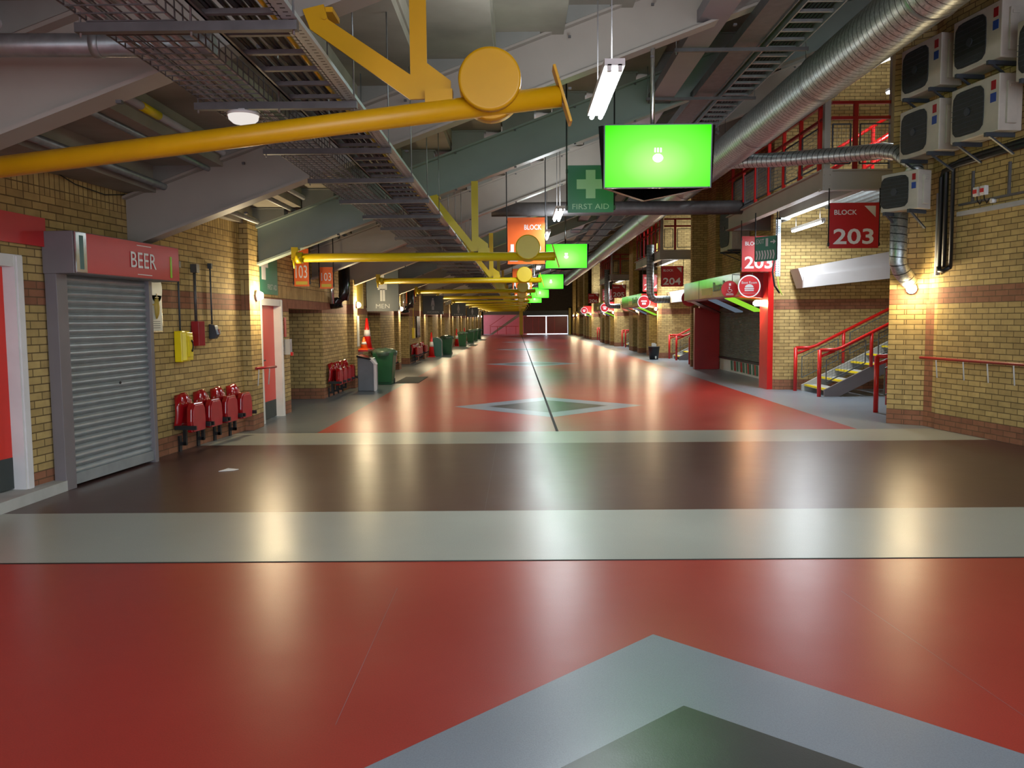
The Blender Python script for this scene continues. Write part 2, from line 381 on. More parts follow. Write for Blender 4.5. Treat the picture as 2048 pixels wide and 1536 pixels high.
mb.cur = 6
mb.quad((.53, 11.9, .003), (.57, 11.9, .003), (.32, 91, .003), (.27, 91, .003))
# fine seams
for (xa, ya, xb, yb) in ((2.05, 3.1, 1.9, 4.8), (-.75, 3.2, -.75, 4.9), (-.3, 6.95, -.3, 10.7)):
    d = Vector((yb-ya, xa-xb, 0)).normalized()*.0008
    mb.cur = 1; mb.quad((xa-d.x, ya-d.y, .0012), (xa+d.x, ya+d.y, .0012), (xb+d.x, yb+d.y, .0012), (xb-d.x, yb-d.y, .0012))
fl = struct(mb, 'floor', [F_RED, F_GREY, F_LIGHT, F_DARK, F_BLACK, F_SIDE, mat('joint_sealant', srgb(40, 42, 40), .8)])
# ================================================================== WALLS, LEFT
def wallY(mb, x, y0, y1, z0, z1, th=-.35):
    mb.box(min(x, x+th), max(x, x+th), y0, y1, z0, z1)
mb = MB()
# near part: slanted wall with the door and the shutter hole left open
def slanted(y0, y1, z0, z1):
    mb.prism([(lwx(y0), y0, z0), (lwx(y1), y1, z0), (lwx(y1)-.4, y1, z0), (lwx(y0)-.4, y0, z0)], (0, 0, z1-z0))
slanted(-4, 6.55, 0, 3.25); slanted(6.55, 7.55, 2.22, 3.25); slanted(7.55, 8.02, 0, 3.25); slanted(8.02, 9.5, 2.1, 3.25); slanted(9.5, 12.3, 0, 3.25)
mb.prism([(lwx(5.5)-.5, 5.5, 0), (lwx(10.5)-.5, 10.5, 0), (lwx(10.5)-.6, 10.5, 0), (lwx(5.5)-.6, 5.5, 0)], (0, 0, 3.25))  # unseen slab added behind the openings to block outside light leaking in
struct(mb, 'wall_left', BR_NEAR)
mb = MB()
openings = [(13.04, 14.2, 2.0), (14.75, 17.25, 1.86)]
k = 0
while True:
    p = FR0+FRS*(k+1)
    if p+6 > YEND: break
    openings.append((p+2.25, p+4.3, 1.86) if k % 2 == 0 else (p+.85, p+3.3, 1.86)); k += 1
y = NY
for a, b_, zz in openings:
    wallY(mb, LX, y, a, 0, 3.25); wallY(mb, LX, a, b_, zz, 3.25)
    y = b_
wallY(mb, LX, y, YEND, 0, 3.25)
k = 0
while FR0+FRS*k < YEND-1:                                            # brick piers
    p = FR0+FRS*k; mb.box(LX-.05, LX+.12, p-(.5 if k == 0 else .25), p+(0 if k == 0 else .22), 0, 2.62); mb.box(LX-.05, LX+.12, p-.5, p, 2.62, 3.2) if k == 0 else None; k += 1
for a, b_, zz in openings[1:]:                                       # recess side, back
    mb.box(LX-3.4, LX-.35, b_+.0, b_+.2, 0, 2.6); mb.box(LX-3.6, LX-3.4, a-.2, b_+.2, 0, 2.6); mb.box(LX-3.4, LX-.35, a-.2, a, 0, 2.6)
struct(mb, 'wall_left', BR_FAR)
mb = MB()
for a, b_, zz in openings[1:]: mb.box(LX-3.6, LX-.3, a-.2, b_+.2, 2.6, 2.7)
struct(mb, 'ceiling', M_conc)
# door 1 (near, bright red, white frame)
def door(name, y0, y1, x0f, ztop, zb_, hinge=1):
    mb = MB()
    xa, xb = x0f(y0), x0f(y1)
    mb.prism([(xa-.09, y0+.07, zb_+.3), (xb-.09, y1-.07, zb_+.3), (xb-.14, y1-.07, zb_+.3), (xa-.14, y0+.07, zb_+.3)], (0, 0, ztop-.1-zb_-.3))
    root = struct(mb, name, M_door)
    mb = MB()
    for ya, yb in ((y0-.04, y0+.07), (y1-.07, y1+.04)):
        A, B = x0f(ya), x0f(yb)
        mb.prism([(A+.03, ya, zb_), (B+.03, yb, zb_), (B-.2, yb, zb_), (A-.2, ya, zb_)], (0, 0, ztop-zb_))
        mb.prism([(A+.045, ya+.02, zb_), (B+.045, yb-.03, zb_), (B, yb-.03, zb_), (A, ya+.02, zb_)], (0, 0, ztop-zb_))
    mb.prism([(xa+.03, y0-.04, ztop-.1), (xb+.03, y1+.04, ztop-.1), (xb-.2, y1+.04, ztop-.1), (xa-.2, y0-.04, ztop-.1)], (0, 0, .11))
    mb.build('door_frame', M_white, root)
    mb = MB(); mb.prism([(xa-.088, y0+.07, zb_+.01), (xb-.088, y1-.07, zb_+.01), (xb-.14, y1-.07, zb_+.01), (xa-.14, y0+.07, zb_+.01)], (0, 0, .29))
    mb.build('kick_plate', M_mat, root)
    mb = MB(); hy = y0+.2
    mb.tube([(x0f(hy)-.09, hy, 1.0), (x0f(hy)-.02, hy, 1.0), (x0f(hy)-.02, hy+.13, 1.0)], .012, 8); mb.box(x0f(hy)-.095, x0f(hy)-.08, hy-.025, hy+.025, .88, 1.1)
    mb.build('door_handle', M_black, root)
    return root
door('door_1', 6.6, 7.55, lwx, 2.24, .1)
door('door_2', 13.04, 14.2, lambda y: LX, 1.99, 0)
mb = MB(); mb.prism([(lwx(6.3)+.25, 6.3, 0), (lwx(7.9)+.14, 7.9, 0), (lwx(7.9)-.2, 7.9, 0), (lwx(6.3)-.2, 6.3, 0)], (0, 0, .1))
solo(mb, 'door_step', M_step, 'low concrete step in front of the nearest red door', 'step')
mb = MB(); mb.prism([(lwx(5.9)+.02, 5.9, 2.37), (lwx(7.9)+.02, 7.9, 2.35), (lwx(7.9)+.05, 7.9, 2.35), (lwx(5.9)+.05, 5.9, 2.37)], (0, 0, .27))
solo(mb, 'wall_sign', M_header, 'plain red panel on the brick wall above the nearest red door', 'sign')
# ---- beer shutter
r = thing('roller_shutter', 'closed grey roller shutter under the red BEER header on left wall', 'shutter', (lwx(8.96)+.1, 8.96, 0), math.atan2(NS, 1)*-1)
# local frame: +Y along wall, +X out of the wall
mb = MB()
nz = 27
for i in range(nz):
    z0 = .12+i*(1.98/nz); z1 = z0+1.98/nz*.96; n = 6
    prof = [(-.02+.022*math.sin(PI*j/n), z0+(z1-z0)*j/n) for j in range(n+1)]
    for j in range(n):
        (xa, za), (xb, zb_) = prof[j], prof[j+1]
        b0 = mb.pts([(xa, -.92, za), (xa, .54, za), (xb, .54, zb_), (xb, -.92, zb_)]); mb.face([b0, b0+1, b0+2, b0+3], True)
mb.box(-.05, -.03, -.92, .54, .1, 2.12)
mb.build('shutter_curtain', M_shut, r)
mb = MB(); mb.box(-.04, .02, -.92, .54, .03, .14); mb.build('bottom_rail', M_shut, r)
for s_, a, b_ in ((0, -1.08, -.92), (1, .54, .61)):
    mb = MB(); mb.box(-.08, .04, a, b_, 0, 2.16); mb.build('guide_rail', M_grey, r, bevel=.004)
mb = MB(); mb.box(-.08, .24, -1.1, .84, 2.1, 2.5); mb.build('header_box', M_grey, r, bevel=.006)
mb = MB(); mb.box(.242, .255, -1.08, .84, 2.11, 2.49); hp = mb.build('header_panel', M_header, r)
text('BEER', (.258, -.17, 2.215), (0, 1, 0), (0, 0, 1), .175, .5, M_bright, 'lettering', hp, bold=.004, local=True)
mb = MB(); mb.box(.255, .26, -.04, .24, 2.45, 2.458); mb.box(.255, .26, -.04, .24, 2.14, 2.148); mb.build('sign_rules', M_bright, hp)
mb = MB(); mb.box(.25, .265, -1.09, -.93, 2.11, 2.49); q = mb.build('side_strip', M_silver, r); mb = MB(); mb.box(.265, .267, -1.04, -.98, 2.14, 2.46); mb.build('strip_inlay', M_signdg, q)
mb = MB(); mb.box(.255, .262, .64, .67, 2.14, 2.38); mb.build('lime_stripe', M_lime, hp)
mb = MB(); disc(mb, (.02, -.08, .98), (1, 0, 0), .015, 12, .01); mb.build('lock', M_black, r)
# ---- posters and call points
def slab(y0, y1, z0, z1, m, name, lab, cat, th=.02, x=None, off=.005):
    mb = MB(); f = x or lwx
    mb.prism([(f(y0)+off, y0, z0), (f(y1)+off, y1, z0), (f(y1)+off+th, y1, z0), (f(y0)+off+th, y0, z0)], (0, 0, z1-z0))
    return solo(mb, name, m, lab, cat)
o = thing('round_sign', 'round pale drink sign under the right end of the BEER header', 'sign', (lwx(9.85)+.02, 9.85, 2.02))
mb = MB(); disc(mb, (0, 0, 0), (1, 0, 0), .16, 32, .015); mb.build('sign_face', M_paper, o)
mb = MB(); mb.box(.016, .02, -.05, .05, -.1, -.092); mb.box(.016, .02, -.005, .005, -.12, -.05); mb.build('glass_icon', M_gold, o)
o = thing('framed_poster', 'narrow framed white poster with gold crest beside shutter', 'poster', (lwx(9.82)+.03, 9.82, 1.51))
mb = MB(); mb.box(-.015, .004, -.18, .18, 0, .46); mb.build('frame', M_silver, o)
mb = MB(); mb.box(.004, .008, -.16, .16, .02, .44); pp = mb.build('poster_sheet', M_paper, o)
mb = MB(); mb.tube([(.009, 0, .16), (.009, 0, .22), (.009, 0, .3), (.009, 0, .4)], [.012, .035, .045, .03], 12); mb.box(.008, .012, -.09, .09, .32, .335); mb.build('crest_print', M_gold, pp)
for zz in (.06, .08, .1, .12):
    pass
mb = MB()
for zz in (.05, .075, .1, .125): mb.box(.008, .01, -.1, .1, zz, zz+.008)
mb.build('text_lines', M_signgrey, pp)
# yellow phone
o = thing('emergency_phone', 'yellow emergency phone box with black handset symbol on near left wall', 'phone', (lwx(10.38), 10.38, 1.13))
mb = MB(); mb.prism([(0, -.13, 0), (.1, -.13, .0), (.1, -.13, .39), (0, -.13, .39)], (0, .26, 0)); mb.build('back_box', M_yphone, o, bevel=.012)
mb = MB(); mb.prism([(.1, -.13, .02), (.15, -.1, .02), (.15, .09, .02), (.1, .12, .02)], (0, 0, .35)); mb.prism([(.15, -.08, .06), (.165, -.06, .06), (.165, .06, .06), (.15, .08, .06)], (0, 0, .27)); lid = mb.build('door_lid', M_yphone, o, bevel=.01)
mb = MB(); mb.tube(arc((.168, -.03, .2), .07, -1.0, 1.0, 10, 'YZ'), .009, 8); mb.tube([(.168, .0, .135), (.168, .025, .145)], .014, 8); mb.tube([(.168, .0, .265), (.168, .025, .255)], .014, 8); mb.build('handset_symbol', M_black, lid)
mb = MB(); mb.tube([(.03, 0, .39), (.03, 0, 1.2)], .013, 8); mb.box(0, .06, -.03, .03, 1.18, 1.26); mb.build('conduit', M_slate, o)
o = thing('break_glass_box', 'dark red rectangular box under grey conduit beside the yellow phone', 'box', (lwx(10.8), 10.8, 1.32))
mb = MB(); mb.prism([(0, -.1, 0), (.1, -.1, 0), (.14, 0, 0), (.1, .1, 0), (0, .1, 0)], (0, 0, .32)); mb.build('box_body', M_redbox, o, bevel=.006)
mb = MB(); mb.tube([(.03, 0, .32), (.03, 0, .98)], .02, 8); mb.box(0, .08, -.05, .05, .95, 1.06); mb.build('conduit', M_dsteel, o)
o = thing('isolator_switch', 'small slate grey switch with thin conduit, right of the red box', 'switch', (lwx(11.25), 11.25, 1.4))
mb = MB(); mb.prism([(0, -.06, 0), (.07, -.06, 0), (.11, -.06, .06), (.08, -.06, .18), (0, -.06, .2)], (0, .12, 0)); mb.build('switch_body', M_slate, o, bevel=.005)
mb = MB(); mb.box(.09, .13, -.015, .03, .06, .13); mb.build('lever', M_silver, o)
mb = MB(); mb.tube([(.025, 0, .2), (.025, 0, .97)], .011, 8); mb.box(0, .05, -.025, .025, .95, 1.02); mb.build('conduit', M_slate, o)
# ================================================================== SEATS
def make_seat():
    o = thing('folding_seat', 's', 'seat')
    # local: +X out from the wall, Y along
    mb = MB(); n = 12; rows = 9
    grid = []
    for j in range(rows+1):
        t = j/rows; z = .33+.42*t; xo = .075+.03*math.sin(PI*t)-.05*max(0, t-.75)*4*.5
        wv = .2*(1-max(0, t-.6)**2*2.6) 
        row = []
        for i in range(n+1):
            s_ = -1+2*i/n; row.append((xo+.06*(1-s_*s_)*1.0-.02+.012*math.cos(s_*9), s_*wv, z-.03*s_*s_*max(0, t-.5)*2))
        grid.append(mb.pts(row))
    for j in range(rows):
        for i in range(n): mb.face([grid[j]+i, grid[j]+i+1, grid[j+1]+i+1, grid[j+1]+i], True)
    ob = mb.build('backrest', M_seat, o); sd = ob.modifiers.new('s', 'SOLIDIFY'); sd.thickness = .02
    mb = MB(); prof = [(-.17, .26), (.17, .26), (.185, .4), (.17, .56), (.12, .625), (-.12, .625), (-.17, .56), (-.185, .4)]
    mb.prism([(.2, y_, z_) for y_, z_ in prof], (.07, 0, 0)); pn = mb.build('seat_pan', M_seat, o, bevel=.015)
    mb = MB(); mb.prism([(.27, y_*.86, .27+(z_-.26)*.9) for y_, z_ in prof], (.012, 0, 0)); mb.build('pan_underside', M_seat2, pn, bevel=.006)
    mb = MB(); mb.box(.05, .33, -.2, -.175, .3, .35); mb.build('side_bracket', M_black, o)
    mb = MB(); mb.box(.05, .33, .175, .2, .3, .35); mb.build('side_bracket', M_black, o)
    mb = MB(); mb.box(.06, .1, -.02, .02, .08, .34); mb.box(0, .1, -.02, .02, .08, .12); mb.box(0, .02, -.03, .03, .0, .2); mb.build('stand', M_black, o)
    return o
seat0 = make_seat(); first = [True]
def seats(y0, n, sp, where, group, fx):
    pos = ['nearest seat', 'second seat', 'third seat', 'fourth seat', 'fifth seat', 'sixth seat']
    for i in range(n):
        y = y0+i*sp; lab = f'glossy dark red tip-up seat, {pos[i]} in the row {where}'
        loc = (fx(y)+.005, y, .0)
        if first[0]: o = seat0; o.location = loc; first[0] = False; o['label'] = lab
        else: o = dup(seat0, loc, lab)
        o['group'] = group; o.rotation_euler = (0, 0, -math.atan(NS) if y < NY else 0)
seats(10.3, 4, .47, 'beside the BEER shutter', 'seats beside the shutter', lwx)
seats(17.65, 4, .46, 'before the first grey bin', 'seats before the grey bin', lwx)
seats(24.7, 3, .46, 'just past the MEN doorway', 'seats past the men doorway', lwx)
seats(28.0-.75+.0+4.0, 4, .46, 'after the second recess', 'seats after the second recess', lwx)
seats(34.0, 2, .46, 'before the green and grey bins', 'seats before the far bins', lwx)
seats(43.8, 3, .46, 'beyond the WOMEN sign', 'seats beyond the women sign', lwx)
# ================================================================== WALLS, RIGHT
mb = MB()
def slr(y0, y1, z0, z1): mb.prism([(rwx(y0), y0, z0), (rwx(y1), y1, z0), (rwx(y1)+.4, y1, z0), (rwx(y0)+.4, y0, z0)], (0, 0, z1-z0))
slr(-4, 11.9, 0, 8.2)
mb.prism([(5.6, 12.56, 0), (5.78, 12.4, 0), (6.02, 12.2, 0), (6.02, 11.9, 0), (6.5, 11.9, 0), (6.5, 13.05, 0), (5.92, 13.05, 0), (5.72, 12.72, 0)], (0, 0, 8.0))
mb.box(5.95, 11, 12.9, 13.1, 0, 8)                                    # back of pier, flank of first stair recess
struct(mb, 'wall_right', BR)
mb = MB()
mb.box(10.6, 10.8, 13, 98, 0, 9)
nb = 0
while P0+BAY*nb < YEND:
    p = P0+BAY*nb; q = min(p+BAY, YEND)
    mb.prism([(5.72, p+.12, 0), (5.86, p, 0), (10.6, p, 0), (10.6, p+.3, 0), (5.72, p+.3, 0)], (0, 0, 8))   # wall facing camera
    ks = p+.3; ke = min(p+8.0, YEND)
    mb.box(6.5, 6.8, ks, ke+.1, 2.75, 8)                             # wall above the kiosk
    mb.box(7.4, 7.6, ks, ke, 0, 3)
    e2 = min(ke+1.4, YEND)
    mb.box(5.78, 6.1, ke+.0, e2, 0, 8) if nb else mb.box(6.3, 6.6, ke, e2, 0, 8)
    mb.box(5.8, 10.6, e2-.2, e2, 0, 8)
    if nb:
        mb.box(5.75, 6.15, p+2.6, p+3.3, 0, 2.4); mb.box(5.75, 6.15, p+5.6, p+6.2, 0, 2.4)
    nb += 1
struct(mb, 'wall_right', BR)
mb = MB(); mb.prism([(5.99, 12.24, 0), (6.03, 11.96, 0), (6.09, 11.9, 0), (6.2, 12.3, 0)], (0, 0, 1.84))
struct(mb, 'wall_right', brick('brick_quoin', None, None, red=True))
# ================================================================== CEILING (stepped terracing)
mb = MB(); ST = .76; xs = -4.9; i = 0
while xs < 10.9:
    z0 = zt(xs+ST)+.06; z1 = zt(xs+2*ST)+.06
    mb.box(xs-.02, xs+ST+.1, -4.5, 97, z0, z0+.14)
    mb.box(xs+ST, xs+ST+.12, -4.5, 97, z0+.1, z1+.05)
    xs += ST; i += 1
struct(mb, 'ceiling', M_conc)
# ================================================================== RAKING BEAMS
def beam_profile(mb, x0, x1, yc, cut=True):
    tw, fw, tf = .018, .11, .03
    def seg(y0, y1, a, b_):      # sheared box
        P = [(x0, y0, zb(x0)+a), (x0, y1, zb(x0)+a), (x0, y1, zb(x0)+b_), (x0, y0, zb(x0)+b_)]
        mb.prism(P, (x1-x0, 0, zb(x1)-zb(x0)))
    seg(yc-tw, yc+tw, tf, BH-tf); seg(yc-fw, yc+fw, 0, tf); seg(yc-fw, yc+fw, BH-tf, BH)
nbm = 0; y = FR0-2*FRS/2
BY = []
k = -4
while FR0+k*FRS/2 < YEND-1:
    BY.append((k, {-1: 9.35, -2: 5.4}.get(k, FR0+k*FRS/2))); k += 1
cnt = 0
for k, y in BY:
    if y < -4: continue
    if y < 12: x1 = rwx(y)-.01
    elif y < 13: x1 = 5.56
    else:
        ph = (y-P0) % BAY; x1 = 6.48 if ph < 8.3 else (5.76 if ph < 9.6 else 10.5)
        if y < P0: x1 = 10.5
        if y > P0 and ph < .35: x1 = 5.7
    x0 = lwx(y)+.005 if y > 12 else lwx(y)+.01
    lab = f'deep raking steel beam across the concourse, {ORD[cnt]} from the camera'
    t = thing('steel_beam', lab, 'beam', (x0, y, zb(x0)), 0, 'raking beams under the stand')
    mb = W(t); beam_profile(mb, x0, x1, y); mb.build('beam_section', M_beam2 if k == 0 or k == 3 else M_beam, t)
    # stools carrying the steps
    xs = -4.9; j = 0; far = cnt > 6; mbf = W(t)
    while xs < x1-.7:
        xa = xs+.12; xb = xs+.6
        if xa > x0:
            m2 = mbf if far else W(t)
            m2.prism([(xa, y-.12, zt(xa)-.002), (xb, y-.12, zt(xb)-.002), (xb, y-.12, zt(xs+ST)+.05), (xa, y-.12, zt(xs+ST)+.05)], (0, .24, 0))
            m2.box(xa-.03, xb+.03, y-.15, y+.15, zt(xs+ST)+.035, zt(xs+ST)+.055)
            if not far: m2.build('step_stool', M_stool, t)
        xs += ST
    if far and mbf.v: mbf.build('step_stools', M_stool, t)
    t.location.z += {-1: .1, -2: .06}.get(k, 0)
    if cnt < 9:
        mb = W(t)
        for q in range(3, 22, 2):
            xx = x0+q*.45
            if xx < x1-.2: mb.box(xx, xx+.035, y-.095, y-.06, zb(xx)-.018, zb(xx)+.004); mb.box(xx, xx+.03, y-.112-.01, y-.1, zb(xx)+BH-.06, zb(xx)+BH-.035)
        mb.build('bolts', M_dsteel, t)
    cnt += 1
# ================================================================== YELLOW BRACES
def brace(label, yb, tilt=False):
    S = 1.094 if tilt else 1.063
    m = M_yel if tilt else M_yel2; y = yb-.15
    t = thing('yellow_brace', label, 'brace', (-.6, yb, 2.62), 0, 'yellow braces under the beams')
    def Z(z): return 1.62+(z-1.62)*S
    if tilt: pa, pb = Vector((-3.25*S, y, Z(2.49))), Vector((.25*S, y, Z(2.885)))
    else: pa, pb = Vector((-3.1*S, y, Z(2.53))), Vector((.53*S, y, Z(2.52)))
    d = (pb-pa).normalized()
    mb = W(t); mb.tube([pa, pb], .066, 24); mb.build('tube', m, t)
    mb = W(t); mb.tube([pa-d*.06, pa+d*.03], .085, 20); mb.box(pa.x-.14, pa.x-.04, y-.012, y+.012, pa.z-.03, pa.z+.16); mb.bar((pa.x-.09, y, pa.z+.13), (pa.x-.09, yb, zb(pa.x-.09)+.01), .08, .03); mb.tube([(pa.x-.1, y, pa.z+.0), (pa.x-.1, y, pa.z-.16)], [.03, .012], 10); mb.build('end_bracket', m, t)
    c = pa+d*((3.24 if not tilt else 3.12)*S)+Vector((0, 0, .13)); R = .187 if not tilt else .192
    mb = W(t); mb.tube([c+Vector((0, -.12, 0)), c+Vector((0, -.12, 0)), c+Vector((0, -.105, 0)), c+Vector((0, -.07, 0)), c+Vector((0, -.07, 0)), c+Vector((0, .14, 0))], [R*.9, R*.96, R, R, R*.93, R*.93], 48); dk = mb.build('end_disc', m, t)
    mb = W(t); mb.tube([c+Vector((0, .0, -.02)), c+Vector((0, .14, -.02))], R*1.0, 40); mb.build('back_flange', m, dk)
    e = pb; u = Vector((.3, 0, -1)).normalized(); nrm = Vector((1, 0, .3)).normalized()
    mb = W(t)
    mb.prism([e+Vector((0, -.07, 0))-u*.18, e+Vector((0, .07, 0))-u*.18, e+Vector((0, .07, 0))+u*.18, e+Vector((0, -.07, 0))+u*.18], nrm*.018); mb.build('end_plate', m, t, bevel=.004)
    gx, gz = (-.66*S, Z(2.62)) if not tilt else (-.61*S, Z(2.9)); yq = y+.02
    zt1 = zb(gx)+.02+(.06 if tilt else 0)-gz; dzl = zb(gx-.55)+(.05 if tilt else 0)-gz-.0
    P = [(0, -.02), (.2, -.015), (.235, .005), (.235, .09), (.1, .2), (.1, zt1), (.005, zt1), (.005, .13), (-.46, dzl-.06), (-.48, dzl+.03), (-.6, dzl+.0), (-.56, dzl-.12)]
    mb = W(t); mb.prism([(gx+a*S, yq, gz+b_) for a, b_ in P], (0, .022, 0)); gp = mb.build('gusset_plate', m, t)
    mb = W(t); mb.box(gx+.1, gx+.27, y-.03, y+.05, (pa+d*((gx-pa.x)/d.x)).z+.04, gz+.03); mb.build('saddle', m, t)
    for a, b_ in ((.17, .03), (-.52, dzl-.05)):
        mb = W(t); disc(mb, (gx+a, yq, gz+b_), (0, -1, 0), .016, 14, .014); mb.build('bolt_head', m, gp)
    for xx in (gx+.05, gx-.52):
        mb = W(t); mb.box(xx-.045, xx+.045, yq+.023, yb+.1, zb(xx)-.03+(.06 if tilt else 0), zb(xx)+.0+(.06 if tilt else 0)); mb.build('fixing_cleat', m, t)
    return t
brace('large yellow tubular brace with round disc nearest the camera, tilted up to the right', 5.4, True)
cnt = 1; y = FR0
b0 = brace('yellow tubular brace with round disc, second from the camera', y)
k = 1
while y+FRS*k < YEND-4:
    dup(b0, (b0.location.x, b0.location.y+FRS*k, b0.location.z), f'yellow tubular brace with round disc, {ORD[k+1]} from the camera'); k += 1
# ================================================================== CABLE TRAYS (left)
TZ = 3.08
t = thing('cable_ladder', 'long galvanised cable ladder with perforated side rail hung left of centre', 'cable tray', (-1.32, 2.2, TZ))
for x_, m_ in ((-1.5, M_dsteel), (-1.13, M_perf)):
    mb = W(t); mb.box(x_-.006, x_+.006, 1.8, 86, TZ, TZ+.12); mb.box(x_-.006 if x_ < -1.2 else x_-.02, x_+.02 if x_ < -1.2 else x_+.006, 1.8, 86, TZ, TZ+.006); mb.build('side_rail', m_, t)
    mb = W(t) if False else None
mb = W(t); mb.quad((-1.13, 1.8, TZ-.002), (-1.055, 1.8, TZ-.002), (-1.055, 86, TZ-.002), (-1.13, 86, TZ-.002)); mb.build('rail_flange', M_perf, t)
rg = None
yy = 1.95; i = 0; mbf = W(t)
while yy < 86:
    if i < 100:
        if rg is None:
            mb = W(t); mb.box(-1.5, -1.13, yy-.015, yy+.015, TZ+.005, TZ+.03); rg = mb.build('rung', M_dsteel, t); ry = yy
        else:
            c = rg.copy(); COL.objects.link(c); c.parent = t; c.location = (0, yy-ry, 0)
    else: mbf.box(-1.5, -1.13, yy-.015, yy+.015, TZ+.005, TZ+.03)
    yy += .3; i += 1
o = mbf.build('rungs', M_dsteel, t); o['kind'] = 'stuff'
mb = MB()
for i in range(9):
    x_ = -1.46+.028*i; ph = random.random()*6
    mb.tube([(x_+.012*math.sin(yy*.9+ph), yy, TZ+.05+.012*math.sin(yy*.7+ph)) for yy in [1.8+j*1.2 for j in range(70)]], .013, 6)
solo(mb, 'cable_bundle', M_black, 'bundle of black cables lying in the cable ladder', 'cables')
mb = MB(); mb.tube([(-1.21+.01*math.sin(yy*2), yy, TZ+.05) for yy in [1.8+j*.6 for j in range(140)]], .012, 6)
solo(mb, 'yellow_cable', M_yphone, 'single yellow cable running inside the cable ladder', 'cable')
t = thing('wire_basket_tray', 'long wire mesh cable basket hung left of the cable ladder', 'cable tray', (-1.85, 2.2, TZ))
mb = W(t)
for x_, z_ in [(-2.08, .1), (-2.08, .05), (-2.08, 0), (-2.0, 0), (-1.93, 0), (-1.86, 0), (-1.79, 0), (-1.72, 0), (-1.65, 0), (-1.65, .05), (-1.65, .1)]:
    mb.bar((x_, 1.8, TZ+z_+.004), (x_, 86, TZ+z_+.004), .006, .006)
yy = 1.8
while yy < 60:
    mb.bar((-2.08, yy, TZ), (-1.65, yy, TZ), .006, .006); mb.bar((-2.08, yy, TZ), (-2.08, yy, TZ+.11), .006, .006); mb.bar((-1.65, yy, TZ), (-1.65, yy, TZ+.11), .006, .006)
    yy += .1 if yy < 20 else .2
mb.build('wire_mesh', M_dsteel, t)
mb = MB()
for i in range(8):
    x_ = -2.05+.05*i+.01*(i % 3); ph = random.random()*6
    mb.tube([(x_+.012*math.sin(yy*.8+ph), yy, TZ+.02+.006*(i % 3)) for yy in [1.8+j*1.2 for j in range(70)]], .009, 6)
solo(mb, 'cable_bundle', M_cyl, 'pale data cables lying in the wire mesh basket', 'cables')
h0 = None; k = 0
while 4.12+1.48*k < 84:
    yy = 4.12+1.48*k
    lab = f'channel hanger bar carrying the left cable trays, {ORD[k]} from the camera'
    if h0 is None:
        t = thing('tray_hanger', lab, 'hanger', (-1.6, yy, TZ-.05), 0, 'hangers under the left cable trays'); h0 = t
        mb = W(t); mb.box(-2.14, -1.06, yy-.022, yy+.022, TZ-.05, TZ-.005); mb.build('channel_bar', M_dsteel, t)
        for x_, z_ in ((-2.12, zb(-2.12)+.75), (-1.08, zb(-1.08)+.75), (-1.58, zb(-1.58)+.75)):
            mb = W(t); mb.tube([(x_, yy, TZ-.07), (x_, yy, z_)], .006, 6); mb.build('threaded_rod', M_steel, t)
    else: dup(h0, (-1.6, yy, TZ-.05), lab)
    k += 1
# dome light and pipes above the left
t = thing('dome_light', 'round white dome light hung just under the left cable trays', 'light', (-1.82, 5.6, 2.94))
mb = W(t); mb.tube([(-1.82, 5.6, 2.94), (-1.82, 5.6, 2.943), (-1.82, 5.6, 2.965), (-1.82, 5.6, 2.99)], [.03, .07, .095, .1], 28); mb.build('diffuser', E_dome, t)
mb = W(t); mb.tube([(-1.82, 5.6, 2.99), (-1.82, 5.6, 3.01)], .104, 28); mb.box(-1.84, -1.8, 5.56, 5.64, 3.01, 3.03); mb.build('base', M_white, t)
for i, (x_, z_, r_, m_, lab) in enumerate(((-3.24, 3.49, .035, M_cyl, 'pale lagged pipe with yellow tag above near left beams'), (-3.33, 3.49, .03, M_cyl, 'thinner pale lagged pipe beside the tagged pipe above left'), (-3.45, 3.33, .03, M_steel, 'bare steel pipe under the low left ceiling'), (-3.95, 3.14, .04, M_steel, 'bare steel pipe along the top of the left wall'))):
    t = thing('service_pipe', lab, 'pipe', (x_, 2, z_))
    mb = W(t); mb.tube([(x_, -3, z_), (x_, 86, z_)], r_, 12); mb.build('pipe', m_, t)
    if i < 2:
        mb = W(t); mb.tube([(x_, 7.25-.05*i, z_), (x_, 7.6-.05*i, z_)], r_+.004, 14); mb.build('yellow_tag', M_yphone, t)
mb = MB(); mb.tube([(-4.3, 4.9, 3.25), (-1.75, 4.9, 3.22)], .065, 20); mb.tube([(-2.45, 4.9, 3.23), (-2.4, 4.9, 3.23)], .072, 20)
solo(mb, 'steel_pipe', M_steel, 'short dull steel pipe crossing near top left beside the beam', 'pipe')
mb = MB(); mb.tube([(lwx(8.0)+.03, 8.0, 3.12), (lwx(8.4)+.04, 8.4, 3.02), (lwx(8.9)+.04, 8.9, 2.99), (lwx(9.3)+.03, 9.3, 3.05)], .006, 6)
solo(mb, 'hanging_cable', M_black, 'thin black cable sagging across top of near left brick wall', 'cable')
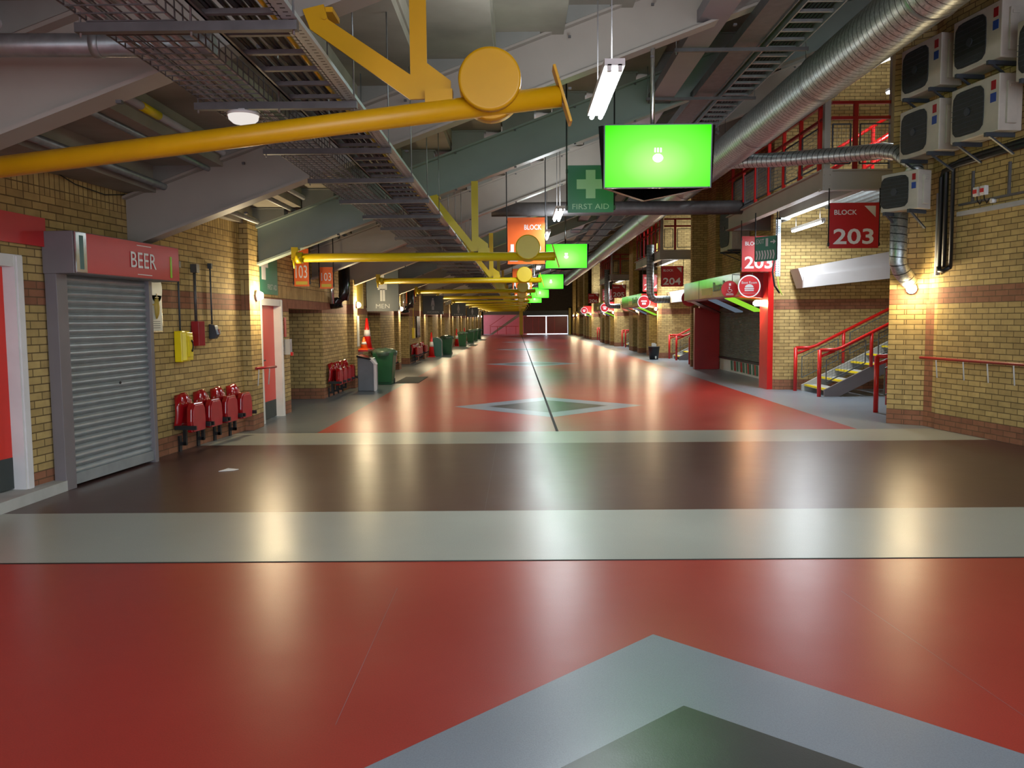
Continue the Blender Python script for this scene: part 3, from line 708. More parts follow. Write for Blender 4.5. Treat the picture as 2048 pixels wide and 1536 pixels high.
# ================================================================== RIGHT TRAYS, DUCTS
RZ = 4.9
for x0, x1, lab, m_ in ((3.02, 3.42, 'galvanised cable ladder with rungs hung high on the right', M_steel), (2.62, 2.92, 'solid cable tray hung high beside the right cable ladder', M_dsteel)):
    t = thing('cable_tray', lab, 'cable tray', ((x0+x1)/2, 4, RZ))
    for x_ in (x0, x1):
        mb = W(t); mb.box(x_-.008, x_+.008, 4, 80, RZ-.02, RZ+.1); mb.build('side_rail', m_, t)
    if m_ is M_steel:
        yy = 5; i = 0; rr = None; mbf = W(t)
        while yy < 80:
            if i < 90:
                if rr is None: mb = W(t); mb.box(x0, x1, yy-.02, yy+.02, RZ, RZ+.03); rr = mb.build('rung', m_, t); r0 = yy
                else: c = rr.copy(); COL.objects.link(c); c.parent = t; c.location = (0, yy-r0, 0)
            else: mbf.box(x0, x1, yy-.02, yy+.02, RZ, RZ+.03)
            yy += .3; i += 1
        o = mbf.build('rungs', m_, t); o['kind'] = 'stuff'
    else:
        mb = W(t); mb.box(x0, x1, 4, 80, RZ, RZ+.012); mb.build('tray_base', m_, t)
mb = MB()
for i in range(7): mb.tube([(3.08+.045*i, yy, RZ+.045) for yy in (4, 30, 80)], .018, 6)
solo(mb, 'cable_bundle', M_black, 'black cables lying in the right cable ladder', 'cables')
mb = MB(); mb.tube([(2.72, 4, RZ+.03), (2.72, 80, RZ+.03)], .012, 6); solo(mb, 'yellow_cable', M_yphone, 'yellow cable lying in the high solid tray on the right', 'cable')
mb = MB(); mb.box(1.98, 2.3, 3, 60, RZ-.05, RZ+.08); solo(mb, 'cable_trunking', M_grey, 'wide pinkish grey trunking beside the right cable trays', 'trunking')
h1 = None; k = 0
while 8+2.2*k < 70:
    yy = 8+2.2*k; lab = f'hanger bar under the right cable trays, {ORD[k]} from the camera'
    if h1 is None:
        h1 = thing('tray_hanger', lab, 'hanger', (2.7, yy, RZ-.09), 0, 'hangers under the right cable trays')
        mb = W(h1); mb.box(1.9, 3.5, yy-.02, yy+.02, RZ-.09, RZ-.05); mb.build('channel_bar', M_dsteel, h1)
        for x_ in (1.92, 3.48): mb = W(h1); mb.tube([(x_, yy, RZ-.12), (x_, yy, zt(x_)+.12)], .006, 6); mb.build('threaded_rod', M_steel, h1)
    else: dup(h1, (2.7, yy, RZ-.09), lab)
    k += 1
t = thing('spiral_duct', 'huge galvanised spiral ventilation duct running along upper right', 'duct', (3.95, 5, 4.7))
DR = .30
mb = W(t); mb.tube([(3.95, yy, 4.72) for yy in [1+i*1.5 for i in range(46)]], DR, 40, uvs=True); mb.build('duct_tube', M_duct, t)
for i, yy in enumerate((5.2, 8.1, 11.0, 13.9, 19.7, 25.5, 31.3, 40)):
    mb = W(t); mb.tube([(3.95, yy-.03, 4.72), (3.95, yy, 4.72), (3.95, yy+.03, 4.72)], [DR+.002, DR+.012, DR+.002], 40, caps=False); mb.build('joint_band', M_steel, t)
for yy in (7.2, 11.6, 16, 20.4, 24.8):
    mb = W(t); mb.tube([(3.95, yy, 4.72+DR-.01), (3.95, yy, zt(3.95)+.2)], .006, 6); mb.build('hanger_rod', M_dsteel, t)
t = thing('branch_duct', 'thin branch duct crossing to the right and dropping down the near pier', 'duct', (5.9, 12.6, 2.1))
pth = [(3.95, 15.9, 4.55), (4.2, 15.5, 4.5), (4.6, 14.85, 4.4), (5.2, 13.85, 4.27), (5.42, 13.45, 4.22), (5.6, 12.9, 4.15), (5.68, 12.55, 4.05), (5.74, 12.3, 3.9), (5.76, 12.22, 3.75), (5.76, 12.2, 3.6)]
mb = W(t); mb.tube(pth, .125, 24, uvs=True); mb.build('duct_run', M_duct, t)
mb = W(t); mb.tube([(5.55, 12.2, 3.12), (5.55, 12.2, 2.5), (5.55, 12.2, 2.42), (5.59, 12.2, 2.3), (5.69, 12.24, 2.2), (5.78, 12.32, 2.13)], .118, 24, uvs=True); mb.build('down_pipe', M_duct, t)
# second bay ducts
for k, yy in enumerate((31.5, 46.8)):
    mb = MB(); mb.tube([(5.0, yy, 4.4), (5.0, yy, 2.9), (5.0, yy, 2.6), (5.06, yy, 2.42), (5.2, yy, 2.34), (5.75, yy, 2.34)], .14, 18, uvs=True)
    solo(mb, 'bent_duct', M_duct, ('bent silver duct dropping in front of the further BLOCK 204 sign', 'bent silver duct dropping beside the far BLOCK 205 signs')[k], 'duct')
mb = MB(); mb.tube([(-.6, 19.2, 4.15), (6.3, 19.2, 4.15)], .16, 20); solo(mb, 'cross_pipe', M_dsteel, 'dark round duct crossing behind the orange BLOCK 103 sign', 'duct')
# ================================================================== AIR CONDITIONERS
def ac_unit(label, loc, rz, wd=.86, hh=.68, dp=.32, brk=True):
    o = thing('air_conditioner', label, 'air conditioner', loc, rz, 'outdoor air conditioning units')
    # local: front face at -X, along Y
    mb = MB(); mb.box(-dp, 0, -wd/2, wd/2, 0, hh); mb.build('casing', M_ac, o, bevel=.012)
    c = (-dp-.002, wd*.12, hh*.5); R = hh*.43
    mb = MB(); n = 28
    pts = []
    for i in range(n):
        a = 2*PI*i/n; ca, sa = math.cos(a), math.sin(a); k_ = R*min(1.18, 1/max(abs(ca), abs(sa))*.96)
        pts.append((c[0], c[1]+k_*ca, c[2]+k_*sa))
    mb.prism(pts, (-.012, 0, 0)); g = mb.build('fan_grille', M_grille, o)
    mb = MB()
    for i in range(9):
        z_ = -R*.86+i*R*.215; hw_ = math.sqrt(max(0, R*R*1.05-z_*z_)); mb.bar((c[0]-.016, c[1]-hw_, c[2]+z_), (c[0]-.016, c[1]+hw_, c[2]+z_), .006, .006)
    mb.tube([(c[0]-.012, c[1], c[2]), (c[0]-.025, c[1], c[2])], .05, 20); mb.build('grille_wires', M_slate, g)
    mb = MB(); mb.box(-dp-.004, -dp, -wd*.44, -wd*.33, hh*.52, hh*.68); mb.build('blue_sticker', M_blue, o)
    mb = MB(); mb.box(-dp-.004, -dp, -wd*.43, -wd*.34, hh*.74, hh*.9); mb.build('red_sticker', M_redbox, o)
    mb = MB(); mb.box(-dp*.72, -dp*.3, -wd/2-.035, -wd/2, hh*.12, hh*.86); mb.box(-dp*.66, -dp*.36, -wd/2-.045, -wd/2-.034, hh*.74, hh*.8); mb.build('valve_cover', M_ac, o, bevel=.006)
    if brk:
        for yy in (-wd*.33, wd*.33):
            mb = MB(); mb.box(-dp-.06, .02, yy-.02, yy+.02, -.05, -.0); mb.bar((-dp, yy, -.04), (.02, yy, -.25), .03, .02); mb.build('bracket', M_slate, o)
    return o
ra = math.atan(.16)
def acpos(y, z): return (rwx(y)-.13, y, z)
a0 = ac_unit('lower outdoor air conditioner nearest the pier, above the grey trunking', acpos(11.78, 3.85), ra)
dup(a0, acpos(10.7, 3.86), 'lower outdoor air conditioner nearest the right edge of the photo')
dup(a0, acpos(11.78, 4.7), 'upper outdoor air conditioner nearest the pier, right of the spiral duct')
dup(a0, acpos(10.7, 4.72), 'upper outdoor air conditioner nearest the right edge of the photo')
dup(a0, acpos(9.6, 4.35), 'outdoor air conditioner cut off by the right edge of the photo')
o = ac_unit('small outdoor air conditioner with side pipes fixed to the near pier above BLOCK 203', (5.66, 12.05, 3.12), math.radians(28), .6, .54, .28)
o = ac_unit('tall outdoor air conditioner high above the food kiosk', (6.48, 24.0, 3.55), 0, 1.3, 1.3, .5)
# pipes and trunking on near right wall
def onw(y, off): return rwx(y)-off
for i, (yy, off, r_, m_, lab) in enumerate(((11.86, .05, .04, M_cyl, 'pale vertical pipe at the corner of the near right wall'), (11.78, .08, .035, M_black, 'thick black lagged vertical pipe beside the pale corner pipe'), (11.68, .08, .03, M_black, 'middle black vertical pipe on the near right wall'), (11.56, .07, .026, M_black, 'rightmost black vertical pipe on the near right wall'))):
    mb = MB(); zt_ = (3.35, 3.55, 3.6, 3.62)[i]; zl_ = (2.2, 2.32, 2.3, 2.3)[i]
    path = [(onw(yy, off), yy, zl_), (onw(yy, off), yy, zt_)]
    if i: path += [(onw(yy, off), yy-.05, zt_+.08), (onw(yy-.3, off), yy-.3, zt_+.12), (onw(9.4, off), 9.4, zt_+.16)]
    mb.tube(path, r_, 12); solo(mb, 'wall_pipe', m_, lab, 'pipe')
mb = MB(); mb.tube([(onw(11.78, .08), 11.78, 2.32), (onw(11.74, .1), 11.74, 2.26), (onw(11.66, .1), 11.66, 2.25), (onw(11.56, .07), 11.56, 2.3)], .03, 10); solo(mb, 'pipe_loop', M_black, 'black pipe bend joining the bottoms of the wall pipes', 'pipe')
mb = MB(); a, b_ = 11.5, 8.5
mb.prism([(onw(a, .05), a, 2.98), (onw(b_, .05), b_, 2.98), (onw(b_, 0), b_, 2.98), (onw(a, 0), a, 2.98)], (0, 0, .06)); solo(mb, 'wall_trunking', M_cyl, 'grey horizontal trunking across the near right wall', 'trunking')
mb = MB(); mb.prism([(onw(a, .03), a, 3.12), (onw(b_, .03), b_, 3.12), (onw(b_, 0), b_, 3.12), (onw(a, 0), a, 3.12)], (0, 0, .03))
for yy in (11.25, 10.6, 10.0): mb.box(onw(yy, .03), onw(yy, 0), yy-.015, yy+.015, 3.13, 3.55)
solo(mb, 'conduit_run', M_dsteel, 'thin dark conduit with risers above the grey trunking', 'conduit')
for i, yy in enumerate((11.15, 11.02)):
    o = thing('rotary_isolator', ('left', 'right')[i]+' of two white isolator boxes with red knobs on the near right wall', 'switch', (onw(yy, .0), yy, 3.2), math.atan(.16))
    mb = MB(); mb.box(-.06, 0, -.045, .045, 0, .12); mb.build('switch_box', M_white, o, bevel=.005)
    mb = MB(); mb.box(-.075, -.06, -.028, .028, .035, .085); mb.build('red_knob', M_red, o)
    mb = MB(); mb.tube([(-.03, 0, 0), (-.03, -.01, -.06), (-.03, -.06, -.11), (-.03, -.1, -.06)], .008, 6); mb.build('cable_tail', M_black, o)
mb = MB(); mb.tube([(onw(10.85, 0), 10.85, 3.1), (onw(10.85, .06), 10.85, 3.1)], .03, 16); solo(mb, 'round_sensor', M_white, 'small round white sensor above the grey trunking', 'sensor')
# handrails
def wall_rail(label, pts, posts, gx):
    t = thing('wall_handrail', label, 'handrail', pts[0])
    mb = W(t); mb.tube(pts, .02, 12); mb.build('rail', M_redbox, t)
    for p in posts:
        p = Vector(p); q = p+Vector(gx)
        mb = W(t); mb.tube([p, p+Vector((0, 0, -.04)), q+Vector((0, 0, -.27))], .009, 8); mb.build('bracket', M_white, t)
wall_rail('thin red handrail with white brackets along the near right wall', [(onw(y_, .1), y_, 1.02) for y_ in (12.1, 9.5, 4)], [(onw(y_, .1), y_, 1.02) for y_ in (11.75, 11.2, 10.75, 10.3, 9.8)], (.02, 0, 0))
wall_rail('short red handrail beside the second red door', [(-3.93, 12.3, .93), (-3.93, 13.3, .9)], [(-3.93, 12.42, .93), (-3.93, 12.95, .91)], (-.02, 0, 0))
# ================================================================== BULKHEAD LIGHTS
def bulk(label, p, nrm, e=1.0):
    p = Vector(p); n = Vector(nrm); t = thing('bulkhead_light', label, 'light', p, 0, 'lit wall bulkhead lights')
    mb = W(t); mb.tube([p, p+n*.03], .075, 20); mb.build('back_plate', M_white, t)
    mb = W(t); mb.tube([p+n*.03, p+n*.06, p+n*.1, p+n*.11], [.07, .068, .045, .01], 20); mb.build('lit_cover', E_bulk, t)
    lamp('POINT', 'bulb', p+n*.17, BULK_W*e, (1, .80, .48), .05, parent=t); return t
k = 0
while FR0+FRS*k < YEND-3:
    y = FR0+FRS*k
    bulk(f'lit bulkhead lamp on the left brick piers, {ORD[k]} from the camera', (LX+.125, y+(.1 if k else -.2), 2.02), (1, 0, 0), 1.0 if k < 6 else .8); k += 1
for k in range(5):
    y = FR0+FRS*1.05*(k+1)+7.5
bulk('bright lit bulkhead lamp on the near right pier', (5.83, 12.34, 2.03), (-.55, -.83, 0), .8)
for k in range(1, 5):
    bulk(f'lit bulkhead lamp at the stair pillar on the right, {ORD[k-1]} beyond the food kiosk', (5.7, P0+BAY*k+.2, 2.02), (-1, 0, 0), 1.2)
    bulk(f'lit bulkhead lamp on the right brick piers between kiosk fronts, {ORD[k-1]} beyond the food kiosk', (5.74, P0+BAY*k+5.9, 2.02), (-1, 0, 0), 1.0)
# ================================================================== FLUORESCENTS
def lumin(label, x, y, z, L_=1.5, e=1.0, rz=0, top=None, w2=.13, grp='lit twin fluorescent fittings overhead'):
    t = thing('fluorescent_light', label, 'light', (x, y, z), rz, grp)
    mb = MB(); mb.box(-w2/2-.01, w2/2+.01, 0, L_, .02, .07); mb.build('housing', M_white, t)
    for s_ in (-1, 1):
        mb = MB(); mb.tube([(s_*w2*.3, .03, 0), (s_*w2*.3, L_-.03, 0)], .02, 10); mb.build('lit_tube', E_tube, t)
        mb = MB(); mb.box(s_*w2*.3-.015, s_*w2*.3+.015, 0, .03, -.02, .03); mb.build('end_cap', M_white, t)
    for yy in (.2, L_-.2):
        mb = MB(); mb.tube([(0, yy, .07), (0, yy, (top or zt(x)+.15)-z)], .005, 6); mb.build('hanging_rod', M_dsteel, t)
    l = bpy.data.lights.new('tube_glow', 'AREA'); l.shape = 'RECTANGLE'; l.size = .12; l.size_y = L_; l.energy = LUM_W*e; l.color = (.88, .95, 1)
    o = bpy.data.objects.new('tube_glow', l); COL.objects.link(o); o.parent = t; o.location = (0, L_/2, -.035)
    l2 = l.copy(); l2.energy = LUM_W*e*.8; l2.size = .3; o = bpy.data.objects.new('tube_glow', l2); COL.objects.link(o); o.parent = t; o.location = (0, L_/2, .09); o.rotation_euler = (PI, 0, 0); return t
for k, y in enumerate((-1.3, 6.2, 14.0, 17.6, 28.6, 36.1, 43.5, 51, 58.5, 66, 73.4)):
    lumin(f'lit twin-tube fluorescent hung over the concourse, {ORD[k]} along', .72 if k != 3 else .62, y, 3.45)
for k, y in enumerate((5.5, 13.1, 20.5, 28.0, 35.5, 43, 50.5)):                       # further row over the left wall side
    pass
# stair recess tubes
for k in range(4):
    yy = P0+BAY*k-2.45
    lumin(('lit fluorescent tube above the nearest red-railed stairs', 'lit fluorescent above the second stairs, beyond the kiosk', 'lit fluorescent above the third stairs', 'lit fluorescent above the fourth stairs')[k], 5.9, yy, 3.46, 1.8, 1.7, 0, 3.75, .06, 'fluorescents above the stairs')
for k in range(2):
    lumin(('lit fluorescent tube over the upper stairs behind the nearest landing', 'lit fluorescent tube over the upper stairs behind the second landing')[k], 7.3, 15.2+(BAY+.6)*k, 6.0, 1.5, 1.6, 0, None, .06, 'fluorescents above the stairs')
# ================================================================== TV CLUSTERS
def screen(name, label, c, rz, on=True, grp=None):
    # local: screen faces -Y, tilted down
    t = thing(name, label, 'screen', c, rz, grp)
    ti = math.radians(4); R = Matrix.Rotation(ti, 4, 'X')
    def bx(x0, x1, y0, y1, z0, z1):
        mb = MB(); mb.box(x0, x1, y0, y1, z0, z1); mb.v = [tuple(R @ Vector(v)) for v in mb.v]; return mb
    bx(-.58, .58, 0, .045, -.335, .335).build('bezel', M_blackgloss, t)
    mb = MB(); mb.quad((-.565, -.003, -.322), (.565, -.003, -.322), (.565, -.003, .322), (-.565, -.003, .322), uv=[(-.57, -.32), (.57, -.32), (.57, .32), (-.57, .32)])
    mb.v = [tuple(R @ Vector(v)) for v in mb.v]; s = mb.build('display', E_screen, t)
    mb = MB(); mb.prism([(.055*math.cos(a)*(1 if abs(math.cos(a)) < .9 else 1.02), -.006, -.02+.045*math.sin(a)) for a in [2*PI*i/20 for i in range(20)]], (0, -.002, 0))
    for x_ in (-.03, 0, .03): mb.box(x_-.008, x_+.008, -.008, -.006, .04, .085)
    mb.v = [tuple(R @ Vector(v)) for v in mb.v]; mb.build('screen_logo', E_logo, s)
    bx(-.3, .3, .045, .075, -.2, .15).build('rear_housing', M_slate, t)
    return t
sc0 = None
for k, (x, y) in enumerate(((1.51, 9.4), (1.33, 23.3), (1.5, 38.5), (1.4, 54), (1.35, 69))):
    r = .37
    nm = ORD[k] if k else 'nearest'
    g = 'screens hung in threes over the concourse'
    for j, a in enumerate((0, 2*PI/3, -2*PI/3)):
        loc = (x+r*math.sin(a), y-r*math.cos(a), 3.36)
        wh = ('lit green screen facing the camera, in the %s hanging cluster', 'screen facing back right, seen from behind, in the %s hanging cluster', 'screen facing back left, seen from behind, in the %s hanging cluster')[j] % nm
        if sc0 is None: sc0 = screen('hanging_screen', wh, loc, a, True, g)
        else: dup(sc0, loc, wh, a)
    t = thing('screen_mount', f'silver ceiling pole and bracket holding the {nm} screen cluster', 'mount', (x, y, 3.0), 0, 'screen poles')
    mb = W(t); mb.tube([(x, y, 3.1), (x, y, zt(x)+.2)], .025, 14); mb.build('pole', M_silver, t)
    mb = W(t)
    for a in (0, 2*PI/3, -2*PI/3): mb.bar((x, y, 3.3), (x+.24*math.sin(a), y-.24*math.cos(a), 3.3), .05, .12)
    mb.build('bracket_arms', M_slate, t)
# ================================================================== HANGING SIGNS
def sign(name, label, x0, x1, y, z0, z1, face, rods=True, cat='sign', rz=0, grp=None, ztop=None, rod_m=None):
    t = thing(name, label, cat, ((x0+x1)/2, y, z0), 0, grp)
    mb = W(t); mb.box(x0, x1, y-.01, y+.01, z0, z1); mb.build('sign_panel', face, t)
    if rods:
        for x_ in (x0-.012, x1+.012):
            mb = W(t); mb.tube([(x_, y, z0+.03), (x_, y, ztop if ztop else zt(x_)+.1)], .01, 8); mb.box(x_-.012, x_+.015, y-.016, y+.016, z0+.04, z0+.09); mb.box(x_-.012, x_+.015, y-.016, y+.016, z1-.1, z1-.05); mb.build('hanging_rod', rod_m or M_black, t)
    return t
RX = (1, 0, 0); UP = (0, 0, 1)
def block(num, label, x0, x1, y, z0, z1, face, rods=True, ztop=None, col=M_bright, right=True):
    t = sign('block_sign', label, x0, x1, y, z0, z1, face, rods, ztop=ztop)
    w_ = x1-x0; h = z1-z0; f = y-.011
    if right: text('BLOCK', (x0+w_*.09, f, z1-h*.26), RX, UP, h*.11, w_*.46, col, 'block_lettering', t, .003, bold=.012)
    else: text('BLOCK', (x1-w_*.09, f, z1-h*.26), RX, UP, h*.11, w_*.46, col, 'block_lettering', t, .003, align='R', bold=.012)
    text(num, (x0+w_*.08, f, z0+h*.1), RX, UP, h*.34, w_*.82, col, 'number_lettering', t, .003, bold=.02)
    mb = W(t); 
    if right: mb.prism([(x1-w_*.3, f-.001, z1-h*.07), (x1-w_*.07, f-.001, z1-h*.07), (x1-w_*.07, f-.001, z1-h*.32)][::-1], (0, -.002, 0))
    else: mb.prism([(x0+w_*.05, f-.001, z0+h*.06), (x0+w_*.28, f-.001, z0+h*.06), (x0+w_*.05, f-.001, z0+h*.3)], (0, -.002, 0))
    mb.build('corner_triangle', M_white, t); return t
block('203', 'large red BLOCK 203 sign hung under near edge of the steel landing', 5.21, 6.03, 14.0, 2.77, 3.52, M_signr, ztop=3.76)
block('203', 'faded red sign half hidden behind the green EXIT sign', 4.95, 5.7, 18.45, 2.64, 3.42, M_header, ztop=3.76)
block('204', 'dark red BLOCK 204 sign beyond the food kiosk, nearer of the two', 5.2, 5.98, 30.2, 2.78, 3.52, M_signr, ztop=3.8)
block('204', 'bright red BLOCK 204 sign behind the bent silver duct, further of the two', 5.13, 5.85, 34.2, 2.74, 3.44, M_header, ztop=3.8)
block('205', 'dark red BLOCK 205 sign, nearer of the two', 5.15, 5.9, 45.6, 2.78, 3.5, M_signr, ztop=3.8)
block('205', 'bright red BLOCK 205 sign, further of the two', 5.1, 5.8, 50.2, 2.74, 3.44, M_header, ztop=3.8)
block('206', 'small far red block sign beyond the BLOCK 205 signs', 5.15, 5.9, 61, 2.78, 3.5, M_signr, ztop=3.8)
block('103', 'orange BLOCK 103 sign half covered by the second yellow disc', -.19, .5, 15.4, 2.65, 3.5, M_signo, right=False)
for k, (y_) in enumerate((29.8, 44.7)):
    block('104' if k == 0 else '105', ('second orange block sign, mostly behind yellow discs', 'third orange block sign, mostly behind yellow discs')[k], -.2, .5, y_, 2.65, 3.45, M_signo, right=False)
def firstaid(t, x0, x1, f, z0, z1, bx=True):
    w_ = x1-x0; h = z1-z0
    mb = W(t); cx = x0+w_*.5; cz = z0+h*.6; s_ = h*.3
    q = s_*.34; mb.prism([(cx+a, f, cz+b_) for a, b_ in ((-s_, -q), (-q, -q), (-q, -s_), (q, -s_), (q, -q), (s_, -q), (s_, q), (q, q), (q, s_), (-q, s_), (-q, q), (-s_, q))], (0, -.003, 0)); mb.build('white_cross', M_greytext, t)
    text('FIRST AID', (cx, f, z0+h*.07), RX, UP, h*.12, w_*.8, M_greytext, 'lettering', t, .004, 'C')
t = sign('first_aid_sign', 'dark green FIRST AID sign hung beside the nearest lit screen', .66, 1.26, 11.0, 3.02, 3.63, M_signdg); firstaid(t, .66, 1.26, 10.988, 3.02, 3.63)
# EXIT sign, turned
t = thing('exit_sign', 'green EXIT sign with white arrow and chevrons, turned towards the stairs', 'sign', (5.05, 17.0, 2.77), math.radians(-56))
mb = MB(); mb.box(-.27, .27, -.008, .008, 0, .5); mb.build('sign_panel', M_signg, t)
o = text('EXIT', (-.24, -.01, .36), RX, UP, .1, .2, M_greytext, 'lettering', None, .002); o.parent = t
mb = MB()
for i in range(7):
    xx = -.25+i*.07; mb.prism([(xx, -.012, .22), (xx+.035, -.012, .22), (xx+.06, -.012, .13), (xx+.025, -.012, .13)], (0, .003, 0)); mb.prism([(xx+.025, -.012, .13), (xx+.06, -.012, .13), (xx+.035, -.012, .04), (xx, -.012, .04)], (0, .003, 0))
mb.build('chevrons', M_greytext, t)
mb = MB(); mb.box(.0, .06, -.012, -.009, .3, .46); mb.box(.12, .2, -.012, -.009, .37, .395); mb.prism([(.19, -.012, .335), (.25, -.012, .382), (.19, -.012, .43)], (0, .003, 0)); mb.build('arrow_and_figure', M_greytext, t)
for x_ in (-.275, .275): mb = MB(); mb.tube([(x_, 0, .02), (x_, 0, 1.0)], .012, 8); mb.build('hanging_rod', M_black, t)
# left blade signs
def wsign(label, y0, y1, z0, z1, m, x=LX+.3):
    pass
t = thing('first_aid_sign', 'green FIRST AID wall sign above the second red door', 'sign', (LX+.02, 13.5, 2.1))
mb = W(t); mb.box(LX+.01, LX+.03, 13.0, 14.02, 2.07, 2.9); mb.build('sign_panel', M_signg, t)
text('FIRST AID', (LX+.031, 13.45, 2.15), (0, 1, 0), UP, .09, .5, M_greytext, 'lettering', t, .002)
mb = W(t); mb.prism([(LX+.03, 13.26+a, 2.58+b_) for a, b_ in ((-.24, -.08), (-.1, -.08), (-.1, -.28), (.1, -.28), (.1, -.08), (.24, -.08), (.24, .08), (.1, .08), (.1, .28), (-.1, .28), (-.1, .08), (-.24, .08))], (.003, 0, 0)); mb.build('white_cross', M_white, t)
for k, (x0, x1, y_, z0, z1, lab) in enumerate(((-4.05, -3.78, 15.0, 2.26, 2.93, 'orange 103 sign hung near the left wall over the recess'), (-3.8, -3.55, 15.9, 2.25, 2.66, 'smaller orange sign just behind the 103 sign'), (-4.0, -3.7, 29.6, 2.25, 2.8, 'far orange sign beyond the MEN sign'))):
    t = sign('block_sign', lab, x0, x1, y_, z0, z1, M_signo, True, ztop=zt(x0)+.3)
    text('103', (x0+.03, y_-.011, z0+.15), RX, UP, .24 if k == 0 else .16, x1-x0-.06, M_bright, 'number_lettering', t, .003)
    mb = W(t); mb.box(x0+.03, x1-.03, y_-.013, y_-.01, z0+.03, z0+.09); mb.build('yellow_strip', M_signy, t)
def person_icon(t, cx, f, z0, h, m, skirt=False):
    mb = W(t); mb.tube([(cx, f, z0+h*.92), (cx, f-.004, z0+h*.92)], h*.075, 16)
    if skirt: mb.prism([(cx-h*.17, f, z0+h*.32), (cx+h*.17, f, z0+h*.32), (cx+h*.09, f, z0+h*.82), (cx-h*.09, f, z0+h*.82)], (0, -.004, 0))
    else: mb.prism([(cx-h*.1, f, z0+h*.42), (cx+h*.1, f, z0+h*.42), (cx+h*.16, f, z0+h*.82), (cx-h*.16, f, z0+h*.82)], (0, -.004, 0)); mb.box(cx-h*.17, cx-h*.115, f-.004, f, z0+h*.42, z0+h*.8); mb.box(cx+h*.115, cx+h*.17, f-.004, f, z0+h*.42, z0+h*.8)
    mb.box(cx-h*.09, cx-h*.01, f-.004, f, z0, z0+h*.45); mb.box(cx+h*.01, cx+h*.09, f-.004, f, z0, z0+h*.45); mb.build('person_symbol', m, t)
def wc(label, y, word, sk):
    t = sign('toilet_sign', label, -3.99, -3.15, y, 1.88, 2.98 if not sk else 2.66, M_signgrey, True, ztop=3.3)
    hh = 1.1 if not sk else .78
    person_icon(t, -3.57, y-.011, 1.88+hh*.24, hh*.64, M_greytext, sk)
    text(word, (-3.57, y-.011, 1.88+hh*.07), RX, UP, hh*.11, .36 if not sk else .5, M_greytext, 'lettering', t, .003, 'C')
wc('large slate grey MEN toilet sign hung from the ceiling', 21.8, 'MEN', False)
wc('slate grey toilet sign with figure, second along the left wall', 34.6, 'WOMEN', True)
wc('slate grey toilet sign with figure, third along the left wall', 49.3, 'MEN', True)
wc('slate grey toilet sign with figure, fourth along the left wall', 64.2, 'WOMEN', True)
mb = MB(); mb.box(LX+.01, LX+.03, 20.85, 21.75, 1.95, 2.6); solo(mb, 'wall_poster', M_signy, 'pale yellow notice on wall left of the MEN sign', 'poster')
# U-shaped black duct on left wall
def uduct(y, label):
    t = thing('extract_duct', label, 'duct', (-3.95, y, 1.95), 0, 'black bent extract ducts')
    mb = W(t); mb.tube([(-3.8, y, 2.9), (-3.8, y, 2.25), (-3.82, y, 2.12), (-3.9, y, 2.04), (-4.0, y-.0, 2.02), (-4.1, y, 2.02)], .125, 10); mb.build('duct_bend', M_blackgloss, t)
    mb = W(t); mb.tube([(-4.02, y-.25, 2.62), (-4.02, y-.25, 2.0)], .05, 12); mb.build('silver_pipe', M_silver, t)
uduct(18.1, 'large black bent extract duct with silver pipe above the first recess'); uduct(29.2, 'second black bent extract duct beyond the MEN sign')
# ================================================================== LEFT WALL ITEMS
def tray(): pass
o = thing('alarm_call_point', 'grey call point with red handle between second door and recess', 'call point', (LX, 14.47, 1.05))
mb = W(o); mb.box(LX, LX+.1, 14.4, 14.54, 1.05, 1.32); mb.build('box_body', M_cyl, o)
mb = W(o); mb.box(LX+.1, LX+.13, 14.44, 14.52, 1.03, 1.09); mb.build('red_handle', M_red, o)
mb = MB(); mb.box(LX+.005, LX+.015, 14.4, 14.52, 1.36, 1.7); solo(mb, 'safety_notice', M_signr, 'narrow red and white safety notice above the call point', 'notice')
o = thing('recycling_bin', 'tall grey recycling bin with black top by the left wall', 'bin', (-3.52, 19.3, 0))
mb = W(o); mb.prism([(-3.74, 19.05, 0), (-3.36, 19.05, 0), (-3.36, 19.05, .62), (-3.42, 19.05, .74), (-3.74, 19.05, .8)], (0, .55, 0)); mb.build('bin_body', M_bin_gr, o, bevel=.02)
mb = W(o); mb.prism([(-3.75, 19.0, .79), (-3.42, 19.0, .73), (-3.42, 19.0, .76), (-3.75, 19.0, .84)], (0, .62, 0)); mb.build('lid', M_blackgloss, o, bevel=.01)
mb = W(o); mb.box(-3.365, -3.33, 19.04, 19.28, .0, .64); mb.prism([(-3.34, 19.04, .6), (-3.3, 19.04, .62), (-3.44, 19.04, .78), (-3.48, 19.04, .76)], (0, .24, 0)); mb.build('white_front', M_white, o, bevel=.006)
